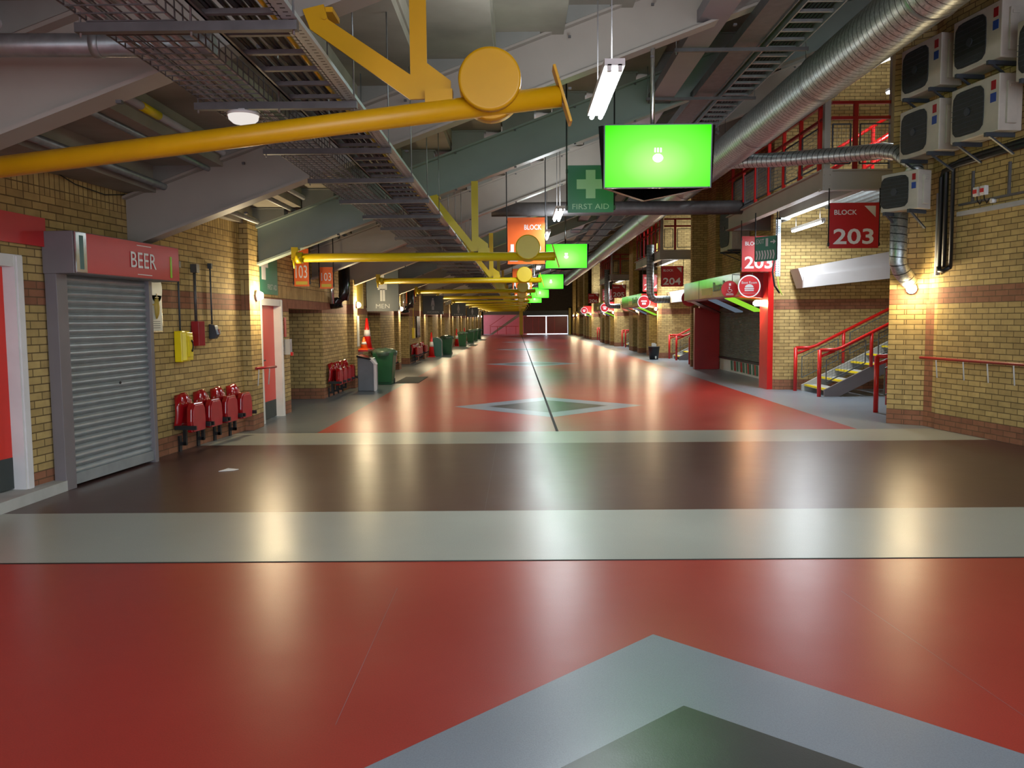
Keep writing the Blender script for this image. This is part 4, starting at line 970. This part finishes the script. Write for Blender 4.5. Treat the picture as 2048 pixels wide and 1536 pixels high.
def wheelie(label, loc, bag=True, name='wheelie_bin'):
    o = thing(name, label, 'bin', loc, 0, 'green bins by the left wall')
    mb = MB(); b0 = [(-.2, -.24, .06), (.2, -.24, .06), (.2, .24, .06), (-.2, .24, .06)]; t0 = [(-.27, -.3, .82), (.27, -.3, .82), (.27, .3, .82), (-.27, .3, .82)]
    a = mb.pts(b0); b_ = mb.pts(t0); mb.face([a+3, a+2, a+1, a])
    for i in range(4): j = (i+1) % 4; mb.face([a+i, a+j, b_+j, b_+i])
    mb.face([b_, b_+1, b_+2, b_+3]); mb.box(-.2, .2, -.2, .2, 0, .07); mb.build('bin_body', M_bin_g, o, bevel=.015)
    mb = MB(); n = 16; rings = []
    for r_, z_ in ((.30, .74), (.315, .8), (.32, .84), (.24, .9), (.1, .93)):
        rings.append(mb.pts([(r_*1.05*math.cos(2*PI*i/n)*(1+.06*math.sin(i*3)), r_*1.12*math.sin(2*PI*i/n), z_+.012*math.sin(i*5)) for i in range(n)]))
    for q in range(len(rings)-1):
        for i in range(n): j = (i+1) % n; mb.face([rings[q]+i, rings[q]+j, rings[q+1]+j, rings[q+1]+i], True)
    mb.face([rings[-1]+i for i in range(n)], True); mb.build('bin_liner', M_bag, o)
    for s_ in (-1, 1): mb = MB(); mb.tube([(s_*.2-.02, .22, .07), (s_*.2+.02, .22, .07)], .07, 16); mb.build('wheel', M_black, o)
    return o
wh = wheelie('open green wheelie bin with liner behind the grey recycling bin', (-3.45, 21.2, 0))
dup(wh, (-3.4, 39.3, 0), 'green wheelie bin beside the rounded grey bin')
for k, y_ in enumerate((51.5, 60, 66, 72)):
    dup(wh, (-3.5, y_, 0), f'far dark green wheelie bin, {ORD[k+2]} from the camera by the left wall')
o = thing('rounded_bin', 'grey and green round-topped bin before the far wheelie bin', 'bin', (-3.75, 37.6, 0))
pts = [(-4.0, 37.4, 0), (-3.5, 37.4, 0), (-3.5, 37.4, .65)]+[(-3.75+.25*math.cos(a), 37.4, .65+.22*math.sin(a)) for a in [PI*i/8 for i in range(1, 8)]]+[(-4.0, 37.4, .65)]
mb = W(o); mb.prism(pts, (0, .5, 0)); mb.build('bin_body', M_bin_gr, o); mb = W(o); mb.prism([(p[0]*1.0, 37.39, p[2]*.97) if p[2] else p for p in pts], (0, .012, 0)); mb.build('bin_front', M_signdg, o)
for k, (x0, x1, y0, y1) in enumerate(((-3.25, -2.62, 21.4, 23.7), (-3.2, -2.7, 52, 55), (-3.2, -2.7, 66.5, 70))):
    mb = MB(); mb.box(x0, x1, y0, y1, .001, .014); solo(mb, 'floor_mat', M_mat, ('dark rubber mat on floor beside the green wheelie bin', 'second dark floor mat along the left wall', 'third dark floor mat along the left wall')[k], 'mat')
# cleaning/cone group beyond second pier
def cone(label, loc, h, r, rings=True, m=None):
    o = thing('traffic_cone', label, 'cone', loc); m = m or M_red
    mb = MB(); mb.tube([(0, 0, .02), (0, 0, h)], [r, r*.18], 20); mb.build('cone_body', m, o)
    mb = MB(); mb.box(-r*1.2, r*1.2, -r*1.2, r*1.2, 0, .03); mb.build('base', m, o)
    mb = MB(); mb.tube([(0, 0, h*.42), (0, 0, h*.62)], [r*.69+.004, r*.51+.004], 20); mb.build('white_band', M_white, o); return o
mb = MB(); mb.box(LX, LX+.3, 20.75, 21.6, .86, .9); mb.box(LX, LX+.02, 20.75, 21.6, .7, .9); solo(mb, 'wall_shelf', M_redbox, 'red wall ledge above the bins left of the MEN doorway', 'shelf')
cone('tall red cone standing on the red ledge left of the MEN doorway', (LX+.18, 21.35, .9), .8, .13)
cone('small orange cone standing on the ledge before the tall cone', (LX+.18, 20.9, .9), .32, .1, m=M_signo)
mb = MB(); mb.box(LX+.125, LX+.14, 19.85+.45, 20.55+.0, 1.0, 1.75); solo(mb, 'fire_notice', M_paper, 'white fire notice board beyond the second pier', 'notice')
mb = MB(); mb.box(LX, LX+.06, 32.9, 34.0, .95, 1.8); solo(mb, 'black_board', M_blackgloss, 'black wall board beside the third pier', 'board')
mb = MB(); mb.box(LX+.0, LX+.09, 30.6+1.2, 30.9+1.2, .95, 1.35); mb.tube([(LX+.04, 31.95, 1.35), (LX+.04, 31.95, 2.4)], .012, 6); solo(mb, 'emergency_phone', M_yphone, 'far yellow phone box with conduit beyond the second recess', 'phone')
for k, (yy) in enumerate((36.9, 52, 59.5)):
    cone(('red cone standing by the wall before the rounded grey bin', 'red cone by the wall beyond the WOMEN sign', 'furthest red cone by the left wall')[k], (LX+.2, yy, 0), 1.1, .14)
mb = MB(); mb.prism([(-3.28, 8.86, .002), (-3.13, 8.92, .002), (-3.1, 8.98, .002), (-3.22, 8.99, .012)], (0, 0, .004)); solo(mb, 'paper_scrap', M_bright, 'small white scrap of paper on the maroon floor', 'litter')
# ================================================================== RIGHT: STAIRS
def stairs(y0, y1, x0, name_label, n=12, rails=True):
    rise, run = .168, .335
    t = thing('staircase', name_label, 'stairs', (x0, (y0+y1)/2, 0), 0)
    for yy in (y0, y1):
        mb = W(t); s_ = rise/run; xe = x0+n*run
        mb.prism([(x0-.05, yy-.03, 0), (x0+.25, yy-.03, 0), (xe, yy-.03, s_*(xe-x0)-.12), (xe, yy-.03, s_*(xe-x0)+.17), (x0+.02, yy-.03, .17), (x0-.05, yy-.03, .14)], (0, .06, 0)); mb.build('stringer', M_step if yy == y1 else M_grey, t)
    for i in range(n):
        mb = W(t); xx = x0+i*run; z = (i+1)*rise-.02
        mb.box(xx, xx+run+.02, y0+.03, y1-.03, z-.04, z); tr = mb.build('tread', M_tread, t)
        mb = W(t); mb.box(xx-.005, xx+.07, y0+.05, y1-.05, z-.03, z+.004); mb.build('yellow_nosing', M_yphone, tr)
    return t
def stair_rail(y, x0, label, n=12, panels=True):
    s_ = .168/.335; t = thing('stair_handrail', label, 'handrail', (x0, y, 0), 0)
    xe = x0+n*.335
    mb = W(t); mb.tube([(x0, y, 0), (x0, y, .96)], .04, 16); mb.build('newel_post', M_red, t)
    pth = [(x0, y, .95), (x0+.33, y, .96), (x0+.45, y, 1.0), (xe, y, 1.0+s_*(xe-x0-.45))]
    mb = W(t); mb.tube(pth, .035, 14); mb.tube([(x0+.02, y, .82), (x0+.3, y, .93)], .028, 12); mb.build('top_rail', M_red, t)
    xs_ = [x0+1.05, x0+2.3, x0+3.55]
    for xx in xs_:
        if xx < xe:
            z0 = s_*(xx-x0)+.08; mb = W(t); mb.tube([(xx, y, z0), (xx, y, 1.0+s_*(xx-x0-.45))], .035, 12); mb.build('post', M_red, t)
    ps = [x0]+[x for x in xs_ if x < xe]
    for a, b_ in zip(ps, ps[1:]+[xe]):
        a += .14; b_ -= .12
        if b_-a < .3: continue
        def Z(x, h): return s_*(x-x0)+h
        mb = W(t); q = [(a, y, Z(a, .22)), (b_, y, Z(b_, .22)), (b_, y, Z(b_, .68)), (a, y, Z(a, .68))]
        for i in range(4): mb.bar(q[i], q[(i+1) % 4], .02, .02)
        fr = mb.build('panel_frame', M_wire, t)
        mb = W(t); nx = int((b_-a)/.06)
        for i in range(1, nx): x_ = a+(b_-a)*i/nx; mb.bar((x_, y, Z(x_, .22)), (x_, y, Z(x_, .68)), .004, .004)
        for i in range(1, 8): h = .22+.46*i/8; mb.bar((a, y, Z(a, h)), (b_, y, Z(b_, h)), .004, .004)
        mb.build('wire_mesh', M_wire, fr)
    return t
nm = ['nearest', 'second', 'third', 'fourth', 'fifth']
for k in range(4):
    d = BAY*k
    stairs(16.9+d, 18.25+d, 6.3, f'concrete stairs with yellow nosings in the {nm[k]} right recess')
    stair_rail(16.88+d, 6.14, f'front red handrail of the {nm[k]} stairs on the right')
    stair_rail(18.28+d, 6.12, f'rear red handrail of the {nm[k]} stairs, by the brick wall')
    if k < 3:
        t = stair_rail(14.0+d, 6.06, f'single red newel handrail in front of the {nm[k]} right stairs', 6)
    mb = MB(); mb.box(6.25, 9, 14.04+d, 14.08+d, .12, .9); solo(mb, 'red_barrier_panel', M_dred, f'dark red sheet panel behind the single newel of the {nm[k]} recess', 'panel')
    if k == 0:
        mb = MB(); mb.box(6.6, 9.5, 13.3, 13.95, 0, .16); solo(mb, 'concrete_kerb', M_step, 'pale concrete step behind the near right pier', 'step')
    # white raking beam over the stairs
    mb = MB(); y_ = 18.0+d
    mb.prism([(6.05, y_, 2.68), (6.2, y_, 2.26), (8.6, y_, 2.5), (8.6, y_, 3.12)], (0, .55, 0)); mb.prism([(6.15, y_-.05, 2.26), (8.6, y_-.05, 2.5), (8.6, y_-.05, 2.78), (6.15, y_-.05, 2.5)], (0, .06, 0))
    solo(mb, 'white_raking_beam', M_beam3, f'white painted sloping beam above the {nm[k]} stairs', 'beam')
# ================================================================== RIGHT: STEEL LANDINGS
def landing(d, label, det=True):
    y0, y1 = 14.1+d, 20.4+d; x0, x1 = 5.15, 8.5; zf = 3.74; zt_ = 4.08
    if d > 0: x1 = 6.45
    t = thing('steel_landing', label, 'landing', (x0, y0, zf), 0)
    def ib(a, b_, nm_):
        a, b_ = Vector(a), Vector(b_); mb = W(t); h = zt_-zf; dd = (b_-a); u = Vector((0, 0, 1)); r_ = dd.normalized().cross(u)*.08
        for z_ in (0, h-.025): q = a+u*z_; mb.prism([q-r_, q+r_, q+r_+u*.025, q-r_+u*.025], dd)
        q = a+u*.02; rr_ = r_*.15; mb.prism([q-rr_, q+rr_, q+rr_+u*(h-.04), q-rr_+u*(h-.04)], dd); mb.build(nm_, M_beam, t)
    ib((x0, y0, zf), (x0, y1, zf), 'edge_beam'); ib((x0, y0, zf), (x1, y0, zf), 'end_beam'); ib((x0, y1, zf), (x1, y1, zf), 'end_beam'); ib((x0+.6, y0+.1, zf), (x0+.6, 18.4+d, zf), 'joist')
    mb = W(t)
    for i in range(14): xx = x0+.1+i*(x1-x0-.2)/14; mb.box(xx, xx+.05, y0+.05, y1-.05, zt_-.07, zt_-.03)
    mb.box(x0, x1, y0+.02, y1-.02, zt_-.03, zt_); mb.build('deck', M_steel, t)
    mb = W(t)
    mb.box(x0-.06, x0+.1, y0-.085, y0+.085, zf-.01, zt_+.01)
    for a in (-.03, .07):
        for z_ in (.07, .25): mb.tube([(x0+a, y0-.085, zf+z_), (x0+a, y0-.1, zf+z_)], .013, 8)
    mb.build('corner_plate', M_beam, t)
    for x_ in (x0+.02, x0+1.12):
        mb = W(t); mb.box(x_-.05, x_+.05, y0-.05, y0+.05, zt_, zt(x_)+.05); mb.build('grey_post', M_beam, t)
    for z_ in (zt_+1.1, zt_+.85):
        mb = W(t); mb.bar((x0+.1, y0, z_), (x1-.0, y0, z_), .05, .05); mb.bar((x0, y0+.1, z_), (x0, y1, z_), .05, .05); mb.build('guard_rail', M_dred, t)
    ys = [y0+.25+i*.95 for i in range(7)]
    for yy in ys: mb = W(t); mb.box(x0-.03, x0+.03, yy-.03, yy+.03, zt_, zt_+1.1); mb.build('guard_post', M_red, t)
    for xx in (x0+.5, x1-.08): mb = W(t); mb.box(xx-.035, xx+.035, y0-.03, y0+.03, zt_, zt_+1.1); mb.build('guard_post', M_dred, t)
    segs = [((x0, a+.08, 0), (x0, b_-.08, 0)) for a, b_ in zip(ys, ys[1:])]+[((x0+.12, y0, 0), (x0+.42, y0, 0)), ((x0+.58, y0, 0), (x1-.16, y0, 0))]
    for a, b_ in segs:
        a, b_ = Vector(a), Vector(b_); z0, z1 = zt_+.1, zt_+.75; mb = W(t); u = Vector((0, 0, 1))
        for p, q in ((a+u*z0, b_+u*z0), (b_+u*z0, b_+u*z1), (b_+u*z1, a+u*z1), (a+u*z1, a+u*z0)): mb.bar(p, q, .022, .022)
        fr = mb.build('panel_frame', M_slate, t)
        if det:
            mb = W(t); n = max(3, int((b_-a).length/.07))
            for i in range(1, n): p = a.lerp(b_, i/n); mb.bar(p+u*z0, p+u*z1, .005, .005)
            for i in range(1, 9): z_ = z0+(z1-z0)*i/9; mb.bar(a+u*z_, b_+u*z_, .005, .005)
            mb.build('wire_mesh', M_wire, fr)
    return t
landing(0, 'nearest raised steel landing with red guard rails above the stairs')
landing(BAY+.6, 'second raised steel landing with red rails, above BLOCK 204', False)
landing(2*BAY+1.3, 'third raised steel landing with red rails, above BLOCK 205', False)
# upper red stair rails seen through the landing
for k, (p, q) in enumerate((((6.1, 16.5, 4.1), (8.2, 16.5, 5.35)), ((5.9, 17.6, 4.3), (8.2, 17.6, 5.7)))):
    t = thing('upper_stair_rail', ('red sloping rail of the upper stairs behind the landing', 'rear red sloping rail of the upper stairs behind the landing')[k], 'handrail', p)
    mb = W(t); mb.tube([Vector(p)+Vector((0, 0, .35)), Vector(q)+Vector((0, 0, .35))], .035, 10); mb.tube([p, q], .03, 10); mb.build('rail', M_red, t)
    for s_ in (0, .33, .66, 1):
        c = Vector(p).lerp(Vector(q), s_); mb = W(t); mb.box(c.x-.03, c.x+.03, c.y-.03, c.y+.03, 4.08, c.z+.36); mb.build('post', M_red, t)
# perforated upright & amber window
t = thing('perforated_upright', 'pale perforated steel tray upright with hanging cables beside the red kiosk', 'cable tray', (5.55, 17.8, 2.5))
mb = W(t); mb.box(5.5, 5.6, 17.8, 17.82, 2.5, 3.74); mb.build('tray_strip', M_perf2, t)
mb = W(t); mb.box(5.5, 5.8, 17.8, 17.84, 3.7, 3.74); mb.box(5.76, 5.8, 17.84, 18.7, 3.7, 3.74); mb.build('support_arm', M_steel, t)
mb = W(t); mb.tube([(5.55, 17.83, 3.3), (5.45, 17.85, 2.6), (5.5, 17.85, 2.3), (5.62, 17.9, 2.15)], .02, 8); mb.build('black_cable', M_black, t)
mb = W(t); mb.tube([(5.55, 17.8, 2.5), (5.56, 17.8, 2.35), (5.6, 17.8, 2.2), (5.65, 17.8, 2.1)], .008, 8); mb.build('green_cable', M_lime, t)
mb = MB(); mb.box(6.46, 6.49, 35.6+2, 37.0+2, 4.4, 5.1); solo(mb, 'amber_window', E_amber, 'glowing amber window seen behind the second landing rails', 'window')
# ================================================================== KIOSKS
def kiosk(d, label, near):
    p = P0+d
    t = thing('food_kiosk', label, 'kiosk', (5.7, p+.4, 0))
    y0, y1 = p+.32, p+7.9; zz = 1.84
    fm = M_red if near else BR
    if near:
        mb = W(t); mb.box(5.62, 5.76, y0-.22, y0+.4, 0, 2.9); mb.build('end_panel', M_red, t)
        mb = W(t); mb.box(5.76, 6.4, y1-.0-.12, y1, 0, 2.2); mb.box(5.6, 5.78, y1-.18, y1+.02, 0, 1.95); mb.build('end_panel', M_dred, t)
        mb = W(t); mb.box(5.76, 6.5, y0, y0+.08, 0, 2.9); mb.build('side_panel', M_red, t)
    # shutter
    mb = W(t); n = 36; z0 = .42 if near else .6
    for i in range(n):
        za = z0+i*(1.95-z0)/n; zb2 = z0+(i+1)*(1.95-z0)/n
        b0 = mb.pts([(6.42, y0+2.0 if near else y0, za), (6.42, y1-.1, za), (6.395, y1-.1, (za+zb2)/2), (6.395, y0+2.0 if near else y0, (za+zb2)/2), (6.42, y0+2.0 if near else y0, zb2), (6.42, y1-.1, zb2)])
        mb.face([b0+1, b0, b0+3, b0+2]); mb.face([b0+2, b0+3, b0+4, b0+5])
    ya = y0+2.0 if near else y0
    mb.box(6.43, 6.46, ya, y1-.1, z0, 1.95); mb.build('shutter', M_shut2, t)
    if near:
        mb = W(t); mb.box(6.35, 6.5, y0+.08, ya, 0, 2.0); mb.build('side_wall', M_dred, t)
    mb = W(t); mb.box(6.38, 6.48, ya-.05, y1-.1, z0-.06, z0); mb.build('shutter_rail', M_black, t)
    mb = W(t); mb.box(6.42, 6.5, ya, y1-.1, 0, z0-.06); mb.build('counter_front', M_white if near else M_dark, t)
    if near:
        mb = W(t)
        for i in range(9): yy = ya+1.2+i*.33; mb.prism([(6.41, yy, .06), (6.41, yy+.16, .06), (6.41, yy+.22, z0-.08), (6.41, yy+.06, z0-.08)], (-.006, 0, 0))
        mb.build('green_strips', M_signg, t)
        mb = W(t)
        for i in range(4): yy = ya+1.36+i*.7; mb.prism([(6.405, yy, .06), (6.405, yy+.12, .06), (6.405, yy+.18, z0-.08), (6.405, yy+.06, z0-.08)], (-.006, 0, 0))
        mb.build('red_strips', M_red, t)
    # canopy
    c0, c1 = p+.5, p+6.9
    mb = W(t); mb.prism([(5.12, c0, 2.18), (5.2, c0, 2.12), (6.5, c0, 1.97), (6.5, c0, 2.66), (5.12, c0, 2.66)], (0, c1-c0, 0)); mb.build('canopy', M_dred, t)
    mb = W(t); mb.box(5.09, 5.12, c0, c1, 2.16, 2.67); f = mb.build('fascia_panel', M_fasc, t)
    mb = W(t); mb.box(5.086, 5.09, c0+2.75, c0+3.95, 2.24, 2.42); mb.build('cream_panel', M_signy, f)
    mb = W(t); mb.box(5.086, 5.09, c0+4.3, c0+4.32, 2.16, 2.67); mb.build('panel_joint', M_slate, f)
    text('Boot Room', (5.084, c0+2.6, 2.31), (0, -1, 0), UP, .25, 2.1, M_slate, 'fascia_lettering', f, .004, bold=.01)
    # slanted menu boards under
    for i, (yy, m_) in enumerate(((c0+1.1, E_limes), (c0+2.9, E_blues), (c0+5.3, M_blackgloss))):
        mb = W(t); mb.prism([(5.2, yy, 2.14), (5.2, yy+.75, 2.14), (5.95, yy+.75, 1.8), (5.95, yy, 1.8)], (0, 0, -.03)); mb.build('menu_board', m_, t)
    return t
kiosk(0, 'red food kiosk with closed shutter and gold fascia in the nearest right bay', True)
kiosk(BAY, 'brick-piered food kiosk with closed shutter in the second right bay', False)
kiosk(2*BAY, 'brick-piered food kiosk in the third right bay', False)
kiosk(3*BAY, 'brick-piered food kiosk in the fourth right bay', False)
# orange lamp at near kiosk
t = thing('kiosk_lamp', 'glowing orange-white lamp under the kiosk canopy by the red post', 'light', (5.62, 19.5, 1.92))
mb = W(t); mb.tube([(5.62, 19.3, 1.96), (5.5, 19.3, 1.96), (5.46, 19.3, 1.96)], [.07, .07, .03], 18); mb.build('lit_cover', E_bulk, t)
lamp('POINT', 'bulb', (5.38, 19.35, 1.93), 26, (1, .45, .18), .05, parent=t)
def rsign(label, x, y, z, r, kind):
    t = thing('round_blade_sign', label, 'sign', (x, y, z), 0)
    mb = W(t); mb.tube([(x, y-.012, z), (x, y+.012, z)], r, 40); mb.build('sign_disc', M_signr, t)
    mb = W(t)
    for i in range(40):
        a, b_ = 2*PI*i/40, 2*PI*(i+1)/40
        mb.quad((x+r*.9*math.cos(a), y-.014, z+r*.9*math.sin(a)), (x+r*math.cos(a), y-.014, z+r*math.sin(a)), (x+r*math.cos(b_), y-.014, z+r*math.sin(b_)), (x+r*.9*math.cos(b_), y-.014, z+r*.9*math.sin(b_)))
    if kind == 'ring' or kind == 'far': mb.build('white_ring', M_bright, t)
    f = y-.0135
    if kind == 'ring':
        text('Boot Room', (x, f, z+r*.22), RX, UP, r*.24, r*1.35, M_greytext, 'lettering', t, .002, 'C')
        mb = W(t); q = [(x+r*.38*math.cos(a), f-.003, z-r*.1+r*.28*math.sin(a)) for a in [PI*i/12 for i in range(13)]]; mb.prism(q, (0, .002, 0))
        mb.box(x-r*.42, x+r*.42, f-.003, f-.001, z-r*.26, z-r*.15); mb.box(x-r*.4, x+r*.4, f-.003, f-.001, z-r*.42, z-r*.31); mb.box(x-r*.6, x+r*.6, f-.003, f-.001, z-r*.62, z-r*.6); mb.build('burger_symbol', M_greytext, t)
    elif kind == 'wheel':
        mb = W(t); mb.tube([(x-r*.05, f, z+r*.22), (x-r*.05, f-.003, z+r*.22)], r*.09, 12); mb.bar((x-r*.05, f-.002, z+r*.15), (x-r*.02, f-.002, z-r*.08), r*.08, .003, (0, 1, 0)); mb.bar((x-r*.02, f-.002, z-r*.05), (x+r*.2, f-.002, z-r*.05), .003, r*.08); mb.bar((x+r*.2, f-.002, z-r*.05), (x+r*.28, f-.002, z-r*.25), r*.08, .003, (0, 1, 0))
        mb.tube([(x+r*.22*math.cos(a)-r*.02, f-.002, z-r*.15+r*.2*math.sin(a)) for a in [2.2+.35*i for i in range(12)]], r*.03, 6)
        mb.box(x-r*.1, x+r*.12, f-.003, f, z+r*.42, z+r*.7); mb.box(x-r*.4, x+r*.4, f-.003, f, z-r*.55, z-r*.48); mb.box(x-r*.45, x+r*.45, f-.003, f, z-r*.7, z-r*.6); mb.build('wheelchair_symbol', M_bright, t)
    else:
        mb = W(t); mb.box(x-r*.45, x+r*.45, f-.003, f, z+r*.05, z+r*.25); mb.box(x-r*.3, x+r*.3, f-.003, f, z-r*.4, z-r*.1); mb.build('sign_print', M_bright, t)
    mb = W(t); mb.bar((x+r*.3, y, z+r*.93), (x+r*.3, y, 2.6), .012, .012); mb.bar((x+r*.3, y, 2.6), (max(5.2, x+r*.3+.05), P0+BAY*round((y-P0)/BAY)+(.55 if y-P0-BAY*round((y-P0)/BAY) < 1 else 0) if abs(y-P0-BAY*round((y-P0)/BAY)) < 1 else y, 2.6), .012, .012); mb.build('bracket', M_black, t)
    return t
rsign('round red sign with white ring and burger symbol, projecting before the kiosk', 5.12, 18.45, 2.32, .25, 'ring')
rsign('smaller round red wheelchair sign beside the burger sign', 4.78, 18.8, 2.27, .19, 'wheel')
for k in range(1, 4):
    rsign(f'round white-ringed red blade sign at the {nm[k]} kiosk', 5.1, P0+BAY*k-.2, 2.3, .26, 'far')
    rsign(f'plain round red blade sign at the far end of the {nm[k-1]} kiosk', 5.4, P0+BAY*(k-1)+7.6, 2.25, .25, 'plain')
t = thing('waste_bucket', 'black waste bin with papers sticking out before the second kiosk', 'bin', (5.4, 33.0, 0))
mb = W(t); mb.tube([(5.4, 33, 0), (5.4, 33, .48), (5.4, 33, .52)], [.17, .23, .24], 20); mb.build('bucket', M_black, t)
mb = W(t); mb.box(5.3, 5.45, 32.95, 32.97, .5, .66); mb.box(5.42, 5.5, 33, 33.02, .5, .62); mb.build('papers', M_paper, t)
mb = W(t); mb.box(5.41, 5.47, 32.77, 32.8, .04, .14); mb.build('label', M_paper, t)
# ================================================================== FAR END
mb = MB()
mb.box(-8, -3.9, YEND, YEND+.4, 0, 3.5); mb.box(-8, 11, YEND, YEND+.4, 2.6, 9.5); mb.box(5.5, 11, YEND, YEND+.4, 0, 3)
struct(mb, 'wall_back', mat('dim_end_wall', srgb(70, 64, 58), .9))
mb = MB(); mb.box(5.55, 5.8, YEND-.6, YEND-.3, 0, 2.9); solo(mb, 'brown_column', M_yel2, 'yellow column right of the far red gates', 'column')
mb = MB(); mb.box(.1, .5, YEND-.3, YEND+.1, 0, 3.0); solo(mb, 'yellow_column', M_yel2, 'yellow column at the far end between gates and open stairwell', 'column')
mb = MB(); mb.box(-3.9, .1, YEND-.2, YEND+.2, 2.2, 2.6); solo(mb, 'end_beam', M_grey, 'grey lintel beam above the open far stairwell', 'beam')
for k, (a, b_) in enumerate(((.56, 3.03), (3.12, 5.46))):
    t = thing('red_gate', ('left', 'right')[k]+' solid red gate in the far end wall', 'gate', ((a+b_)/2, YEND, .12))
    mb = W(t); mb.box(a, b_, YEND, YEND+.06, .09, 2.02); mb.build('gate_leaf', M_dred, t)
    mb = W(t)
    for xx in ((a+1.0, a+1.65) if k == 0 else (a+.85,)): mb.box(xx, xx+.06, YEND-.03, YEND, .12, 1.98)
    mb.build('gate_rib', M_red, t)
mb = MB(); mb.box(.5, 5.5, YEND-.12, YEND-.01, 2.08, 2.62); solo(mb, 'gate_head', M_slate, 'dark panel above the two far red gates', 'panel')
t = thing('far_staircase', 'distant staircase with red rails seen through the far left opening', 'stairs', (-2, YEND+2, 0))
mb = W(t); mb.prism([(-3.3, YEND+2, 0), (-2.9, YEND+2, 0), (.1, YEND+2, 2.0), (.1, YEND+2, 2.4)], (0, 1.4, 0)); mb.build('flight', M_beam, t)
for z_ in (.9,):
    mb = W(t); mb.bar((-3.2, YEND+1.9, z_), (.0, YEND+1.9, z_), .06, .06)
    for xx in (-3.2, -2.4, -1.4, -.3): mb.bar((xx, YEND+1.9, 0), (xx, YEND+1.9, z_), .06, .06)
    mb.bar((-3.3, YEND+1.9, .95), (-1.6, YEND+1.9, 2.1), .06, .06); mb.build('red_rails', M_red, t)
mb = MB(); mb.box(-5, 1, YEND+5, YEND+5.2, 0, 4); solo(mb, 'pink_red_wall', M_pink, 'daylit pink-red wall behind the far staircase', 'wall')
lamp('AREA', 'daylight', (-2, YEND+2.5, 5.5), 260, (1, .96, .95), 4, 3)
print('objects', len(bpy.data.objects))
